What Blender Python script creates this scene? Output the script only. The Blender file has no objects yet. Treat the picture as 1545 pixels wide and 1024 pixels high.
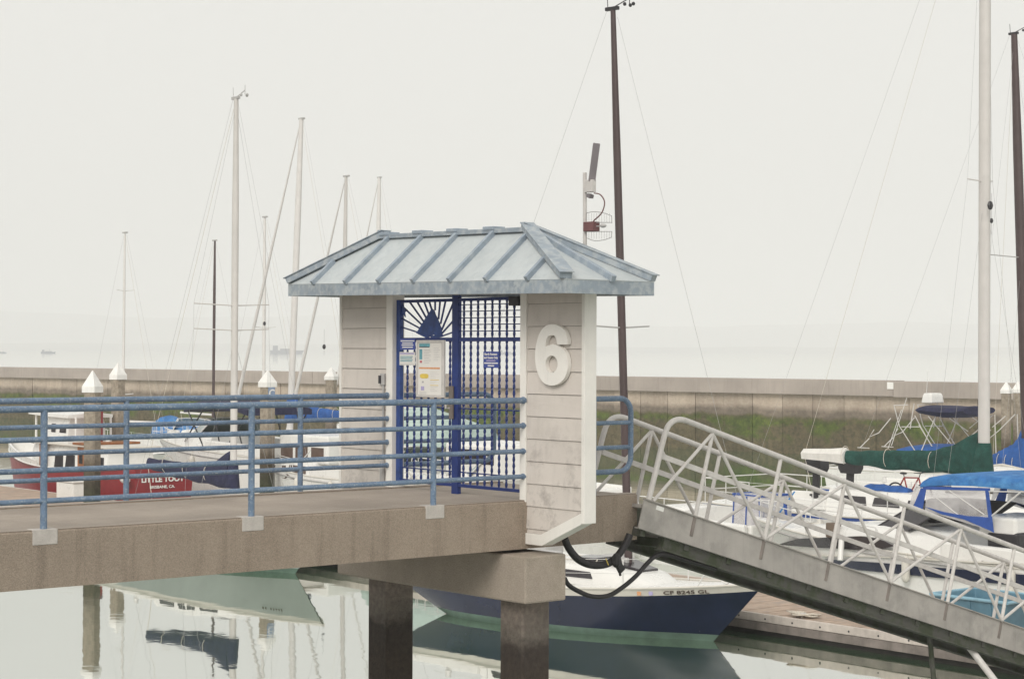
import bpy, math, random
from mathutils import Vector, Matrix
rnd = random.Random(6)
R = math.radians
S = bpy.context.scene
COL = S.collection
V = Vector

# ------------------------------------------------------------------ camera
ZD = 3.30                                   # deck level above the water
CAMP = V((-13.2531, -15.7105, ZD + 1.6076))
PITCH, ROLL, YAW, FPX = 0.0055, 0.0038, 0.8784, 2893.1
FW = V((math.cos(YAW)*math.cos(PITCH), math.sin(YAW)*math.cos(PITCH), math.sin(PITCH)))
_r = V((math.sin(YAW), -math.cos(YAW), 0)); _u = _r.cross(FW)
RT = _r*math.cos(ROLL) + _u*math.sin(ROLL)
UP = -_r*math.sin(ROLL) + _u*math.cos(ROLL)
cam = bpy.data.cameras.new('camera'); cam.sensor_width = 36; cam.lens = FPX/1545*36
cam.clip_end = 30000; cam.clip_start = 0.1
camo = bpy.data.objects.new('camera', cam); COL.objects.link(camo)
camo.matrix_world = Matrix(((RT.x, UP.x, -FW.x, CAMP.x), (RT.y, UP.y, -FW.y, CAMP.y), (RT.z, UP.z, -FW.z, CAMP.z), (0, 0, 0, 1)))
S.camera = camo

# ------------------------------------------------------------------ sky, sun, exposure
SUN_DIR = V((-0.72, -0.42, 0.60)).normalized()
elev = math.asin(SUN_DIR.z); azim = math.atan2(SUN_DIR.x, SUN_DIR.y)
W = bpy.data.worlds.new('World'); S.world = W; W.use_nodes = True
wn = W.node_tree; wn.nodes.clear()
sky = wn.nodes.new('ShaderNodeTexSky'); sky.sky_type = 'NISHITA'; sky.sun_disc = False
sky.sun_elevation = elev; sky.sun_rotation = azim; sky.dust_density = 6; sky.ozone_density = 1
hs = wn.nodes.new('ShaderNodeHueSaturation'); hs.inputs['Saturation'].default_value = 0.1
mx = wn.nodes.new('ShaderNodeMix'); mx.data_type = 'RGBA'; mx.inputs[0].default_value = 0.90
mx.inputs[7].default_value = (7.45, 7.36, 6.98, 1)          # even fog overcast
bg = wn.nodes.new('ShaderNodeBackground'); bg.inputs[1].default_value = 0.1
wo = wn.nodes.new('ShaderNodeOutputWorld')
wn.links.new(sky.outputs[0], hs.inputs['Color']); wn.links.new(hs.outputs[0], mx.inputs[6])
wn.links.new(mx.outputs[2], bg.inputs[0]); wn.links.new(bg.outputs[0], wo.inputs[0])
sl = bpy.data.lights.new('sun', 'SUN'); sl.energy = 1.5; sl.angle = R(28); sl.color = (1, 0.95, 0.88)
slo = bpy.data.objects.new('sun', sl); COL.objects.link(slo)
slo.rotation_euler = SUN_DIR.to_track_quat('Z', 'Y').to_euler()
vs = S.view_settings; vs.view_transform = 'Standard'; vs.look = 'None'; vs.exposure = 0.27; vs.gamma = 1
vs.use_curve_mapping = False
S.cycles.use_denoising = True
S.cycles.volume_bounces = 3
S.cycles.max_bounces = 10

# ------------------------------------------------------------------ helpers
def ray(px, py): return FW + RT*((px-772.5)/FPX) - UP*((py-512)/FPX)
def onX(px, py, c): d = ray(px, py); return CAMP + d*((c-CAMP.x)/d.x)
def onY(px, py, c): d = ray(px, py); return CAMP + d*((c-CAMP.y)/d.y)
def onZ(px, py, c): d = ray(px, py); return CAMP + d*((c-CAMP.z)/d.z)
def at(px, py, D): return CAMP + ray(px, py)*D

def lin(r, g, b, k=1.0):
    def f(c):
        c /= 255.0
        return c/12.92 if c <= .04045 else ((c+.055)/1.055)**2.4
    return (f(r)*k, f(g)*k, f(b)*k)

MATS = {}
def mat(name, col, rough=.6, var=.12, scale=4.0, bump=0.0, bscale=60, metal=0.0, spec=.5, col2=None, k2=.5, s2=1.2, streak=0.0, speck=0.0, coat=0.0, bdist=.01, tone=0.0):
    """procedural: base colour broken by two noises, optional worn second colour, vertical streaks and speckle"""
    if name in MATS: return MATS[name]
    m = bpy.data.materials.new(name); m.use_nodes = True; MATS[name] = m
    t = m.node_tree; N = t.nodes; Lk = t.links; b = N['Principled BSDF']
    b.inputs['Roughness'].default_value = rough; b.inputs['Metallic'].default_value = metal
    b.inputs['Specular IOR Level'].default_value = spec; b.inputs['Coat Weight'].default_value = coat
    tc = N.new('ShaderNodeTexCoord'); oi = N.new('ShaderNodeObjectInfo')
    add = N.new('ShaderNodeVectorMath'); add.operation = 'MULTIPLY_ADD'
    add.inputs[1].default_value = (1, 1, 1)
    sc = N.new('ShaderNodeVectorMath'); sc.operation = 'SCALE'; sc.inputs['Scale'].default_value = 37.0
    cmb = N.new('ShaderNodeCombineXYZ')
    Lk.new(oi.outputs['Random'], cmb.inputs[0]); Lk.new(oi.outputs['Random'], cmb.inputs[2])
    Lk.new(cmb.outputs[0], sc.inputs[0]); Lk.new(tc.outputs['Object'], add.inputs[0]); Lk.new(sc.outputs[0], add.inputs[2])
    P = add.outputs[0]
    def noise(s, d=6, r=.6, vec=P):
        n = N.new('ShaderNodeTexNoise'); n.inputs['Scale'].default_value = s; n.inputs['Detail'].default_value = d
        n.inputs['Roughness'].default_value = r; Lk.new(vec, n.inputs['Vector']); return n.outputs['Fac']
    def ramp(f, a, bb):
        r = N.new('ShaderNodeMapRange'); r.inputs[1].default_value = a; r.inputs[2].default_value = bb; Lk.new(f, r.inputs[0]); return r.outputs[0]
    def mix(f, a, c, mode='MIX'):
        q = N.new('ShaderNodeMix'); q.data_type = 'RGBA'; q.blend_type = mode
        if isinstance(f, float): q.inputs[0].default_value = f
        else: Lk.new(f, q.inputs[0])
        for i, x in ((6, a), (7, c)):
            if isinstance(x, tuple): q.inputs[i].default_value = (*x, 1)
            else: Lk.new(x, q.inputs[i])
        return q.outputs[2]
    dark = tuple(c*(1-var*1.6) for c in col); lite = tuple(min(1, c*(1+var)) for c in col)
    c = mix(ramp(noise(scale), .3, .7), dark, lite)
    if col2: c = mix(ramp(noise(s2, 8, .65), k2-.07, k2+.07), c, col2)
    if streak:
        mp = N.new('ShaderNodeMapping'); mp.inputs['Scale'].default_value = (5, 5, .35); Lk.new(P, mp.inputs[0])
        st = ramp(noise(1.6, 6, .6, mp.outputs[0]), .52, .72)
        mul = N.new('ShaderNodeMath'); mul.operation = 'MULTIPLY'; mul.inputs[1].default_value = streak; Lk.new(st, mul.inputs[0])
        c = mix(mul.outputs[0], c, tuple(x*.35 for x in col))
    if speck:
        vz = N.new('ShaderNodeTexVoronoi'); vz.inputs['Scale'].default_value = 150; Lk.new(P, vz.inputs['Vector'])
        rr = N.new('ShaderNodeSeparateColor'); Lk.new(vz.outputs['Color'], rr.inputs[0])
        c = mix(ramp(rr.outputs[0], .0, 1.0), mix(speck, c, tuple(x*.3 for x in col)), mix(speck, c, tuple(min(1, x*1.7) for x in col)))
    if tone:
        tr_ = N.new('ShaderNodeMapRange'); tr_.inputs[3].default_value = 1-tone; tr_.inputs[4].default_value = 1+tone; Lk.new(oi.outputs['Random'], tr_.inputs[0])
        tc_ = N.new('ShaderNodeCombineColor'); [Lk.new(tr_.outputs[0], tc_.inputs[i]) for i in range(3)]
        c = mix(1.0, c, tc_.outputs[0], 'MULTIPLY')
    Lk.new(c, b.inputs['Base Color'])
    if bump:
        bp = N.new('ShaderNodeBump'); bp.inputs['Strength'].default_value = bump; bp.inputs['Distance'].default_value = bdist
        Lk.new(noise(bscale, 5), bp.inputs['Height']); Lk.new(bp.outputs[0], b.inputs['Normal'])
    rv = ramp(noise(scale*2.3), 0, 1)
    rm = N.new('ShaderNodeMapRange'); rm.inputs[3].default_value = max(.02, rough-.1); rm.inputs[4].default_value = min(1, rough+.12)
    Lk.new(rv, rm.inputs[0]); Lk.new(rm.outputs[0], b.inputs['Roughness'])
    return m

class MB:
    def __init__(s): s.v = []; s.f = []; s.m = []
    def quadbox(s, c8, mi=0):
        n = len(s.v); s.v += [V(c) for c in c8]
        for q in ((0, 3, 2, 1), (4, 5, 6, 7), (0, 1, 5, 4), (1, 2, 6, 5), (2, 3, 7, 6), (3, 0, 4, 7)):
            s.f.append([n+i for i in q]); s.m.append(mi)
        return s
    def box(s, x0, x1, y0, y1, z0, z1, mi=0):
        return s.quadbox([(x0, y0, z0), (x1, y0, z0), (x1, y1, z0), (x0, y1, z0), (x0, y0, z1), (x1, y0, z1), (x1, y1, z1), (x0, y1, z1)], mi)
    def bar(s, a, b, w, h, up=V((0, 0, 1)), mi=0, off=0.0):
        """box bar from a to b; w across, h along up"""
        a = V(a); b = V(b); d = (b-a).normalized(); sd = d.cross(up).normalized(); u = sd.cross(d)
        c = []
        for p in (a, b):
            for (i, j) in ((-1, -1), (1, -1), (1, 1), (-1, 1)): c.append(p+sd*(i*w/2)+u*(j*h/2+off))
        return s.quadbox(c, mi)
    def tube(s, pts, r, n=8, mi=0, cap=True, closed=False):
        pts = [V(p) for p in pts]; k = len(pts)
        rs = r if isinstance(r, (list, tuple)) else [r]*k
        base = len(s.v); pu = None
        for i, p in enumerate(pts):
            if closed: d = pts[(i+1) % k]-pts[i-1]
            else: d = pts[min(i+1, k-1)]-pts[max(i-1, 0)]
            d.normalize()
            if pu is None: pu = V((0, 0, 1)) if abs(d.z) < .9 else V((1, 0, 0))
            a = d.cross(pu).normalized(); bb = a.cross(d).normalized(); pu = bb
            for j in range(n):
                t = 2*math.pi*j/n
                s.v.append(p+a*(math.cos(t)*rs[i])+bb*(math.sin(t)*rs[i]))
        for i in range(k if closed else k-1):
            i2 = (i+1) % k
            for j in range(n):
                j2 = (j+1) % n
                s.f.append([base+i*n+j, base+i*n+j2, base+i2*n+j2, base+i2*n+j]); s.m.append(mi)
        if cap and not closed:
            s.f.append([base+j for j in range(n)][::-1]); s.m.append(mi)
            s.f.append([base+(k-1)*n+j for j in range(n)]); s.m.append(mi)
        return s
    def loft(s, rings, mi=0, cap=True, closed=True, rowm=None):
        base = len(s.v); n = len(rings[0])
        for r in rings: s.v += [V(p) for p in r]
        for i in range(len(rings)-1):
            for j in range(n if closed else n-1):
                j2 = (j+1) % n
                s.f.append([base+i*n+j, base+i*n+j2, base+(i+1)*n+j2, base+(i+1)*n+j]); s.m.append(rowm[j] if rowm else mi)
        if cap:
            s.f.append([base+j for j in range(n)][::-1]); s.m.append(mi)
            s.f.append([base+(len(rings)-1)*n+j for j in range(n)]); s.m.append(mi)
        return s
    def prism(s, poly, off, mi=0):
        """extrude a 3D polygon by the vector off"""
        n = len(s.v); k = len(poly); off = V(off)
        s.v += [V(p) for p in poly]+[V(p)+off for p in poly]
        s.f.append([n+i for i in range(k)][::-1]); s.f.append([n+k+i for i in range(k)]); s.m += [mi, mi]
        for i in range(k):
            j = (i+1) % k; s.f.append([n+i, n+j, n+k+j, n+k+i]); s.m.append(mi)
        return s
    def ball(s, c, r, n=8, k=6, sc=(1, 1, 1), mi=0):
        c = V(c); rings = []
        for i in range(k+1):
            t = math.pi*i/k; z = -math.cos(t); q = max(.02, math.sin(t))
            rings.append([c+V((math.cos(2*math.pi*j/n)*q*r*sc[0], math.sin(2*math.pi*j/n)*q*r*sc[1], z*r*sc[2])) for j in range(n)])
        return s.loft(rings, mi)
    def build(s, name, mats, parent=None, smooth=None, bevel=0.0, world=False, shear=None):
        if not isinstance(mats, (list, tuple)): mats = [mats]
        o = V((0, 0, 0))
        if world:
            p = parent
            while p: o = o+p.location; p = p.parent
        me = bpy.data.meshes.new(name)
        me.from_pydata([tuple(v-o) for v in s.v], [], s.f)
        for m in mats: me.materials.append(m)
        me.polygons.foreach_set('material_index', s.m)
        me.update()
        import bmesh
        bm = bmesh.new(); bm.from_mesh(me); bmesh.ops.recalc_face_normals(bm, faces=bm.faces); bm.to_mesh(me); bm.free()
        if smooth is not None:
            me.polygons.foreach_set('use_smooth', [True]*len(me.polygons)); me.set_sharp_from_angle(angle=R(smooth))
        ob = bpy.data.objects.new(name, me); COL.objects.link(ob)
        if parent: ob.parent = parent
        if bevel:
            bv = ob.modifiers.new('bevel', 'BEVEL'); bv.width = bevel; bv.segments = 2; bv.limit_method = 'ANGLE'
        return ob

def tag(o, label=None, cat=None, group=None, kind=None):
    if label: o['label'] = label
    if cat: o['category'] = cat
    if group: o['group'] = group
    if kind: o['kind'] = kind
    return o
def empty(name, loc, label, cat, group=None, rz=0.0):
    o = bpy.data.objects.new(name, None); COL.objects.link(o); o.location = loc; o.rotation_euler = (0, 0, rz)
    o.empty_display_size = .2
    return tag(o, label, cat, group)
def copy_tree(o, parent=None):
    c = o.copy(); COL.objects.link(c)
    if parent: c.parent = parent
    for ch in o.children: copy_tree(ch, c)
    return c
def cr(pts, n=6, closed=False):
    """Catmull-Rom through 3D points"""
    pts = [V(p) for p in pts]; out = []; k = len(pts)
    for i in range(k if closed else k-1):
        if closed: p0, p1, p2, p3 = pts[i-1], pts[i], pts[(i+1) % k], pts[(i+2) % k]
        else: p0, p1, p2, p3 = pts[max(i-1, 0)], pts[i], pts[i+1], pts[min(i+2, k-1)]
        for j in range(n):
            t = j/n
            out.append(.5*((2*p1)+(p2-p0)*t+(2*p0-5*p1+4*p2-p3)*t*t+(3*p1-p0-3*p2+p3)*t**3))
    if not closed: out.append(pts[-1])
    return out
def curve_mesh(cu, name, m, parent, M):
    tmp = bpy.data.objects.new('tmp', cu); COL.objects.link(tmp)
    dg = bpy.context.evaluated_depsgraph_get(); me = bpy.data.meshes.new_from_object(tmp.evaluated_get(dg))
    bpy.data.objects.remove(tmp); me.transform(M)
    me.materials.clear(); me.materials.append(m)
    o = bpy.data.objects.new(name, me); COL.objects.link(o); o.parent = parent
    return o
def frame_mat(loc, right, up):
    right = V(right).normalized(); up = V(up).normalized(); n = right.cross(up)
    return Matrix(((right.x, up.x, n.x, loc[0]), (right.y, up.y, n.y, loc[1]), (right.z, up.z, n.z, loc[2]), (0, 0, 0, 1)))
def text(body, size, loc, right, up, m, parent, name='lettering', extrude=.002, bold=.0, width=None, align='CENTER', spacing=1.0):
    """flat lettering; loc is given in the parent's own coordinates"""
    cu = bpy.data.curves.new('t', 'FONT'); cu.body = body; cu.size = size; cu.align_x = align; cu.align_y = 'CENTER'
    cu.extrude = extrude; cu.offset = bold; cu.space_character = spacing; cu.resolution_u = 3
    o = curve_mesh(cu, name, m, parent, Matrix.Identity(4))
    if width:
        xs = [v.co.x for v in o.data.vertices]; k = width/(max(xs)-min(xs)); o.data.transform(Matrix.Diagonal((k, 1, 1, 1)))
    o.data.transform(frame_mat(loc, right, up))
    return o
def clip(poly, a, b):
    """keep the part of a 2D polygon left of the line a->b"""
    out = []
    def sd(p): return (b[0]-a[0])*(p[1]-a[1])-(b[1]-a[1])*(p[0]-a[0])
    for i in range(len(poly)):
        p, q = poly[i-1], poly[i]; sp, sq = sd(p), sd(q)
        if (sp >= 0) != (sq >= 0):
            t = sp/(sp-sq); out.append((p[0]+(q[0]-p[0])*t, p[1]+(q[1]-p[1])*t))
        if sq >= 0: out.append(q)
    return out
HAZE = True

# ------------------------------------------------------------------ materials
M_conc_top = mat('deck_concrete', (.38, .325, .275), .9, .10, 1.3, .5, 90, speck=.14, col2=(.30, .255, .215), k2=.55, s2=.7)
M_conc = mat('weathered_concrete', (.345, .282, .224), .92, .14, .9, .9, 75, speck=.26, streak=.6, col2=(.28, .226, .178), k2=.56, s2=.9)
M_conc2 = mat('cap_concrete', (.37, .315, .262), .92, .15, 1.4, .8, 65, speck=.2, col2=(.30, .26, .21), k2=.57, s2=1.6)
M_grout = mat('grout_patch', (.52, .485, .45), .9, .08, 9, .5, 90, speck=.08)
M_siding = mat('painted_siding', (.62, .57, .525), .75, .04, 2.0, .3, 60, tone=.03, streak=.13, col2=(.56, .515, .47), k2=.62, s2=3.0)
def mould(m, z0, z1, col, amt):
    t = m.node_tree; N = t.nodes; Lk = t.links; b = N['Principled BSDF']; src = b.inputs['Base Color'].links[0].from_socket
    g = N.new('ShaderNodeNewGeometry'); sx = N.new('ShaderNodeSeparateXYZ'); Lk.new(g.outputs['Position'], sx.inputs[0])
    n = N.new('ShaderNodeTexNoise'); n.inputs['Scale'].default_value = 3.2; n.inputs['Detail'].default_value = 8; n.inputs['Roughness'].default_value = .7; Lk.new(g.outputs['Position'], n.inputs['Vector'])
    r1 = N.new('ShaderNodeMapRange'); r1.inputs[1].default_value = z1; r1.inputs[2].default_value = z0; Lk.new(sx.outputs['Z'], r1.inputs[0])
    r2 = N.new('ShaderNodeMapRange'); r2.inputs[1].default_value = .50; r2.inputs[2].default_value = .68; r2.inputs[4].default_value = amt; Lk.new(n.outputs['Fac'], r2.inputs[0])
    mu = N.new('ShaderNodeMath'); mu.operation = 'MULTIPLY'; Lk.new(r1.outputs[0], mu.inputs[0]); Lk.new(r2.outputs[0], mu.inputs[1])
    q = N.new('ShaderNodeMix'); q.data_type = 'RGBA'; Lk.new(mu.outputs[0], q.inputs[0]); Lk.new(src, q.inputs[6]); q.inputs[7].default_value = (*col, 1); Lk.new(q.outputs[2], b.inputs['Base Color'])
mould(M_siding, 3.1, 4.5, (.20, .175, .165), .75)
M_trim = mat('white_trim', (.80, .775, .73), .6, .04, 3, .15, 60, streak=.16)
M_roof = mat('galvanised_roof', (.50, .535, .545), .5, .04, 6, .12, 25, col2=(.45, .49, .505), k2=.55, s2=9, streak=.10, tone=.03)
M_batten = mat('blue_grey_batten', (.30, .355, .415), .5, .10, 7, .1, 40, col2=(.37, .415, .455), k2=.56, s2=8)
M_fascia = mat('worn_fascia', (.29, .34, .39), .5, .10, 5, .1, 40, col2=(.40, .435, .455), k2=.53, s2=11, streak=.25)
M_rail = mat('blue_rail', (.145, .215, .32), .5, .16, 9, .3, 70, col2=(.34, .39, .43), k2=.60, s2=55)
M_lock = mat('lock_brown', (.17, .145, .13), .6)
M_gate = mat('gate_blue', (.010, .030, .165), .45, .15, 6, .1, 60)
M_gatel = mat('gate_blue_worn', (.022, .06, .23), .45, .2, 12, .1, 60)
M_white = mat('white_gelcoat', (.80, .79, .76), .28, .03, 2.0, .0, coat=.25)
M_cream = mat('cream_gelcoat', (.66, .63, .57), .35, .05, 2.0, streak=.08)
M_grey = mat('grey_plastic', (.45, .44, .43), .5, .06, 5)
M_galv = mat('galvanised_steel', (.58, .555, .53), .5, .08, 12, .1, 50)
M_galvd = mat('gangway_plate', (.38, .355, .33), .6, .10, 3, .2, 40, streak=.25, col2=(.29, .275, .255), k2=.58, s2=2.4)
M_girder = mat('dark_girder', (.11, .108, .097), .8, .3, 3, .3, 40, col2=(.05, .06, .035), k2=.5, s2=3)
M_black = mat('black_rubber', (.018, .016, .018), .5, .15, 12)
M_dark = mat('dark_plastic', (.03, .028, .032), .45, .1, 12)
M_navy = mat('navy_hull', (.012, .018, .050), .22, .15, 1.6, coat=.3, streak=.15)
M_boot = mat('green_boot', (.12, .19, .15), .6, .15, 5)
M_ltblue = mat('pale_blue_hull', (.34, .375, .355), .35, .05, 2)
M_navycloth = mat('navy_canvas', (.020, .022, .060), .85, .2, 5, .9, 7, bdist=.04)
M_green = mat('green_canvas', (.008, .058, .046), .85, .25, 4, 1.0, 6, bdist=.05, col2=(.018, .085, .068), k2=.58, s2=3)
M_blue = mat('blue_canvas', (.035, .17, .44), .8, .2, 4, .9, 6, bdist=.04, col2=(.07, .24, .50), k2=.56, s2=2.5)
M_blue2 = mat('royal_blue_canvas', (.022, .10, .34), .8, .2, 4, .9, 6, bdist=.04)
M_bluepaint = mat('blue_trim', (.03, .09, .36), .6, .1, 8)
M_red = mat('tug_red', (.27, .022, .03), .4, .12, 3)
M_redd = mat('dark_red', (.16, .018, .022), .4, .12, 3)
M_wood = mat('varnished_wood', (.30, .11, .035), .45, .25, 9)
M_tan = mat('tan_timber', (.55, .38, .24), .6, .15, 6)
M_glass = mat('dark_window', (.035, .030, .035), .08, .1, 3, spec=.7)
M_glassw = mat('windscreen', (.34, .40, .38), .12, .15, 2, spec=.7)
M_alu = mat('aluminium_mast', (.60, .575, .55), .5, .04, 3)
M_alup = mat('pale_mast', (.68, .66, .64), .5, .04, 3)
M_mastd = mat('dark_bronze_mast', (.075, .050, .050), .5, .12, 2)
M_steel = mat('stainless', (.70, .69, .67), .3, .05, 8)
M_wire = mat('rigging_wire', (.36, .35, .345), .5, .1, 8)
M_rope = mat('rope', (.62, .57, .49), .9, .15, 30)
M_cap = mat('white_pile_cap', (.82, .81, .78), .5, .05, 6, streak=.1)
M_timber = mat('dock_planks', (.44, .335, .26), .85, .16, 3.0, .4, 60, col2=(.36, .29, .24), k2=.56, s2=2)
M_fender = mat('pale_waler', (.58, .52, .47), .8, .14, 3, .3, 60, streak=.3)
M_waler = mat('dock_waler', (.23, .20, .18), .85, .2, 3, .4, 60, streak=.3)
M_float = mat('dock_float', (.045, .04, .038), .8, .2, 4)
M_bin = mat('teal_bin', (.11, .225, .30), .5, .12, 4)
M_paper = mat('paper', (.76, .74, .70), .6, .02, 8)
M_signb = mat('sign_blue', (.045, .075, .33), .4, .08, 10)
M_signw = mat('sign_white', (.78, .77, .76), .5, .02, 10)
M_teal = mat('print_teal', (.13, .36, .42), .6, .2, 20)
M_orange = mat('print_orange', (.72, .36, .18), .6, .1, 20)
M_yellow = mat('print_yellow', (.72, .54, .10), .6, .1, 20)
M_lilac = mat('print_lilac', (.42, .38, .60), .6, .1, 20)
M_grprint = mat('print_grey', (.48, .47, .47), .6, .1, 20)
M_pinkpr = mat('print_red', (.50, .12, .15), .6, .1, 20)
M_tealcloth = mat('teal_canvas', (.42, .52, .48), .8, .12, 4)
M_rust = mat('red_oxide', (.16, .07, .07), .6, .15, 10)
M_foam = mat('foam_yellow', (.34, .21, .05), .9, .3, 6)
M_vinyl = None

def vinyl():
    m = bpy.data.materials.new('clear_vinyl'); m.use_nodes = True; t = m.node_tree; t.nodes.clear()
    o = t.nodes.new('ShaderNodeOutputMaterial'); a = t.nodes.new('ShaderNodeBsdfTransparent'); b = t.nodes.new('ShaderNodeBsdfPrincipled')
    b.inputs['Base Color'].default_value = (.75, .73, .74, 1); b.inputs['Roughness'].default_value = .15
    n = t.nodes.new('ShaderNodeTexNoise'); n.inputs['Scale'].default_value = 2.5; tc = t.nodes.new('ShaderNodeTexCoord')
    r = t.nodes.new('ShaderNodeMapRange'); r.inputs[1].default_value = .3; r.inputs[2].default_value = .7; r.inputs[3].default_value = .25; r.inputs[4].default_value = .6
    x = t.nodes.new('ShaderNodeMixShader'); t.links.new(tc.outputs['Object'], n.inputs['Vector']); t.links.new(n.outputs['Fac'], r.inputs[0]); t.links.new(r.outputs[0], x.inputs[0])
    t.links.new(a.outputs[0], x.inputs[1]); t.links.new(b.outputs[0], x.inputs[2]); t.links.new(x.outputs[0], o.inputs[0])
    return m
M_vinyl = vinyl()

def banded(name, base, bands, nscale=2.2, amp=.35, speck=True, rough=.9):
    """stone with growth in height bands above the water: bands = [(z, colour)], from the water up (tide marks)"""
    m = bpy.data.materials.new(name); m.use_nodes = True; t = m.node_tree; N = t.nodes; Lk = t.links; b = N['Principled BSDF']
    b.inputs['Roughness'].default_value = rough
    g = N.new('ShaderNodeNewGeometry'); sx = N.new('ShaderNodeSeparateXYZ'); Lk.new(g.outputs['Position'], sx.inputs[0])
    def noise(s, d=6):
        n = N.new('ShaderNodeTexNoise'); n.inputs['Scale'].default_value = s; n.inputs['Detail'].default_value = d; n.inputs['Roughness'].default_value = .65
        Lk.new(g.outputs['Position'], n.inputs['Vector']); return n.outputs['Fac']
    md = N.new('ShaderNodeMath'); md.operation = 'MULTIPLY_ADD'; md.inputs[1].default_value = amp*2
    Lk.new(noise(nscale), md.inputs[0]); Lk.new(sx.outputs['Z'], md.inputs[2])
    sb = N.new('ShaderNodeMath'); sb.operation = 'SUBTRACT'; sb.inputs[1].default_value = amp; Lk.new(md.outputs[0], sb.inputs[0])
    top = max(z for z, _ in bands)+.6
    dv = N.new('ShaderNodeMath'); dv.operation = 'DIVIDE'; dv.inputs[1].default_value = top; Lk.new(sb.outputs[0], dv.inputs[0])
    cr_ = N.new('ShaderNodeValToRGB'); Lk.new(dv.outputs[0], cr_.inputs[0])
    el = cr_.color_ramp.elements
    while len(el) > 1: el.remove(el[-1])
    el[0].position = 0; el[0].color = (*bands[0][1], 1)
    for z, c in bands[1:]:
        e = el.new(min(1, max(0, z/top))); e.color = (*c, 1)
    e = el.new(1); e.color = (*base, 1)
    vz = N.new('ShaderNodeMapRange'); vz.inputs[1].default_value = .3; vz.inputs[2].default_value = .72; vz.inputs[3].default_value = .62; vz.inputs[4].default_value = 1.25
    Lk.new(noise(nscale*3.3, 8), vz.inputs[0])
    mu = N.new('ShaderNodeMix'); mu.data_type = 'RGBA'; mu.blend_type = 'MULTIPLY'; mu.inputs[0].default_value = 1
    Lk.new(cr_.outputs[0], mu.inputs[6])
    cc = N.new('ShaderNodeCombineColor'); [Lk.new(vz.outputs[0], cc.inputs[i]) for i in range(3)]
    Lk.new(cc.outputs[0], mu.inputs[7]); Lk.new(mu.outputs[2], b.inputs['Base Color'])
    bp = N.new('ShaderNodeBump'); bp.inputs['Strength'].default_value = .6; bp.inputs['Distance'].default_value = .03
    Lk.new(noise(nscale*9), bp.inputs['Height']); Lk.new(bp.outputs[0], b.inputs['Normal'])
    return m
def tidal_wall():
    m = bpy.data.materials.new('tidal_wall'); m.use_nodes = True; t = m.node_tree; N = t.nodes; Lk = t.links; b = N['Principled BSDF']; b.inputs['Roughness'].default_value = .92
    g = N.new('ShaderNodeNewGeometry'); sx = N.new('ShaderNodeSeparateXYZ'); Lk.new(g.outputs['Position'], sx.inputs[0]); oi = N.new('ShaderNodeObjectInfo')
    def nz(s, d=6, v=(1, 1, 1), r=.65):
        mp = N.new('ShaderNodeMapping'); mp.inputs['Scale'].default_value = v; Lk.new(g.outputs['Position'], mp.inputs[0])
        n = N.new('ShaderNodeTexNoise'); n.inputs['Scale'].default_value = s; n.inputs['Detail'].default_value = d; n.inputs['Roughness'].default_value = r; Lk.new(mp.outputs[0], n.inputs['Vector']); return n.outputs['Fac']
    def mr(f, a, c, lo=0, hi=1):
        r = N.new('ShaderNodeMapRange'); r.inputs[1].default_value = a; r.inputs[2].default_value = c; r.inputs[3].default_value = lo; r.inputs[4].default_value = hi; Lk.new(f, r.inputs[0]); return r.outputs[0]
    def mth(op, a, c):
        q = N.new('ShaderNodeMath'); q.operation = op
        for i, x in enumerate((a, c)):
            if isinstance(x, (int, float)): q.inputs[i].default_value = x
            else: Lk.new(x, q.inputs[i])
        return q.outputs[0]
    def mixc(f, a, c, mode='MIX'):
        q = N.new('ShaderNodeMix'); q.data_type = 'RGBA'; q.blend_type = mode
        if isinstance(f, (int, float)): q.inputs[0].default_value = f
        else: Lk.new(f, q.inputs[0])
        for i, x in ((6, a), (7, c)):
            if isinstance(x, tuple): q.inputs[i].default_value = (*x, 1)
            else: Lk.new(x, q.inputs[i])
        return q.outputs[2]
    z = mth('ADD', sx.outputs['Z'], mth('MULTIPLY', mth('SUBTRACT', nz(.55, 5), .5), .75))
    conc = mixc(mr(nz(1.6, 8, (1, 1, .22)), .42, .66), (.50, .425, .345), (.40, .33, .265))
    conc = mixc(mr(nz(7), .35, .7), conc, mixc(.5, conc, (.30, .24, .19)))
    damp = mixc(mr(nz(3), .35, .65), (.15, .125, .10), (.23, .19, .15))
    c = mixc(mr(z, 2.02, 2.3), damp, conc)
    brown = mixc(mr(nz(4.5), .38, .62), (.075, .068, .04), (.135, .11, .065))
    c = mixc(mr(z, 1.68, 1.86), brown, c)
    green = mixc(mr(nz(2.6), .36, .66), (.05, .075, .018), (.14, .185, .035))
    green = mixc(mr(nz(11), .35, .7), green, mixc(.5, green, (.05, .06, .02)))
    zone = mth('MULTIPLY', mr(z, .35, .75), mr(z, 1.82, 1.55))
    patch = mr(mth('ADD', nz(.42, 7, (1, 1, 1.5), .7), mr(z, 1.2, 1.6, -.04, .07)), .45, .57)
    c = mixc(mth('MULTIPLY', zone, patch), c, green)
    tn = mr(oi.outputs['Random'], 0, 1, .88, 1.10); cc = N.new('ShaderNodeCombineColor'); [Lk.new(tn, cc.inputs[i]) for i in range(3)]
    c = mixc(1.0, c, cc.outputs[0], 'MULTIPLY'); Lk.new(c, b.inputs['Base Color'])
    bp = N.new('ShaderNodeBump'); bp.inputs['Strength'].default_value = .8; bp.inputs['Distance'].default_value = .06; Lk.new(nz(9), bp.inputs['Height']); Lk.new(bp.outputs[0], b.inputs['Normal'])
    return m
M_wall = tidal_wall()
M_coping = mat('coping_concrete', (.37, .325, .29), .9, .10, .5, .3, 20, streak=.22)
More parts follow.
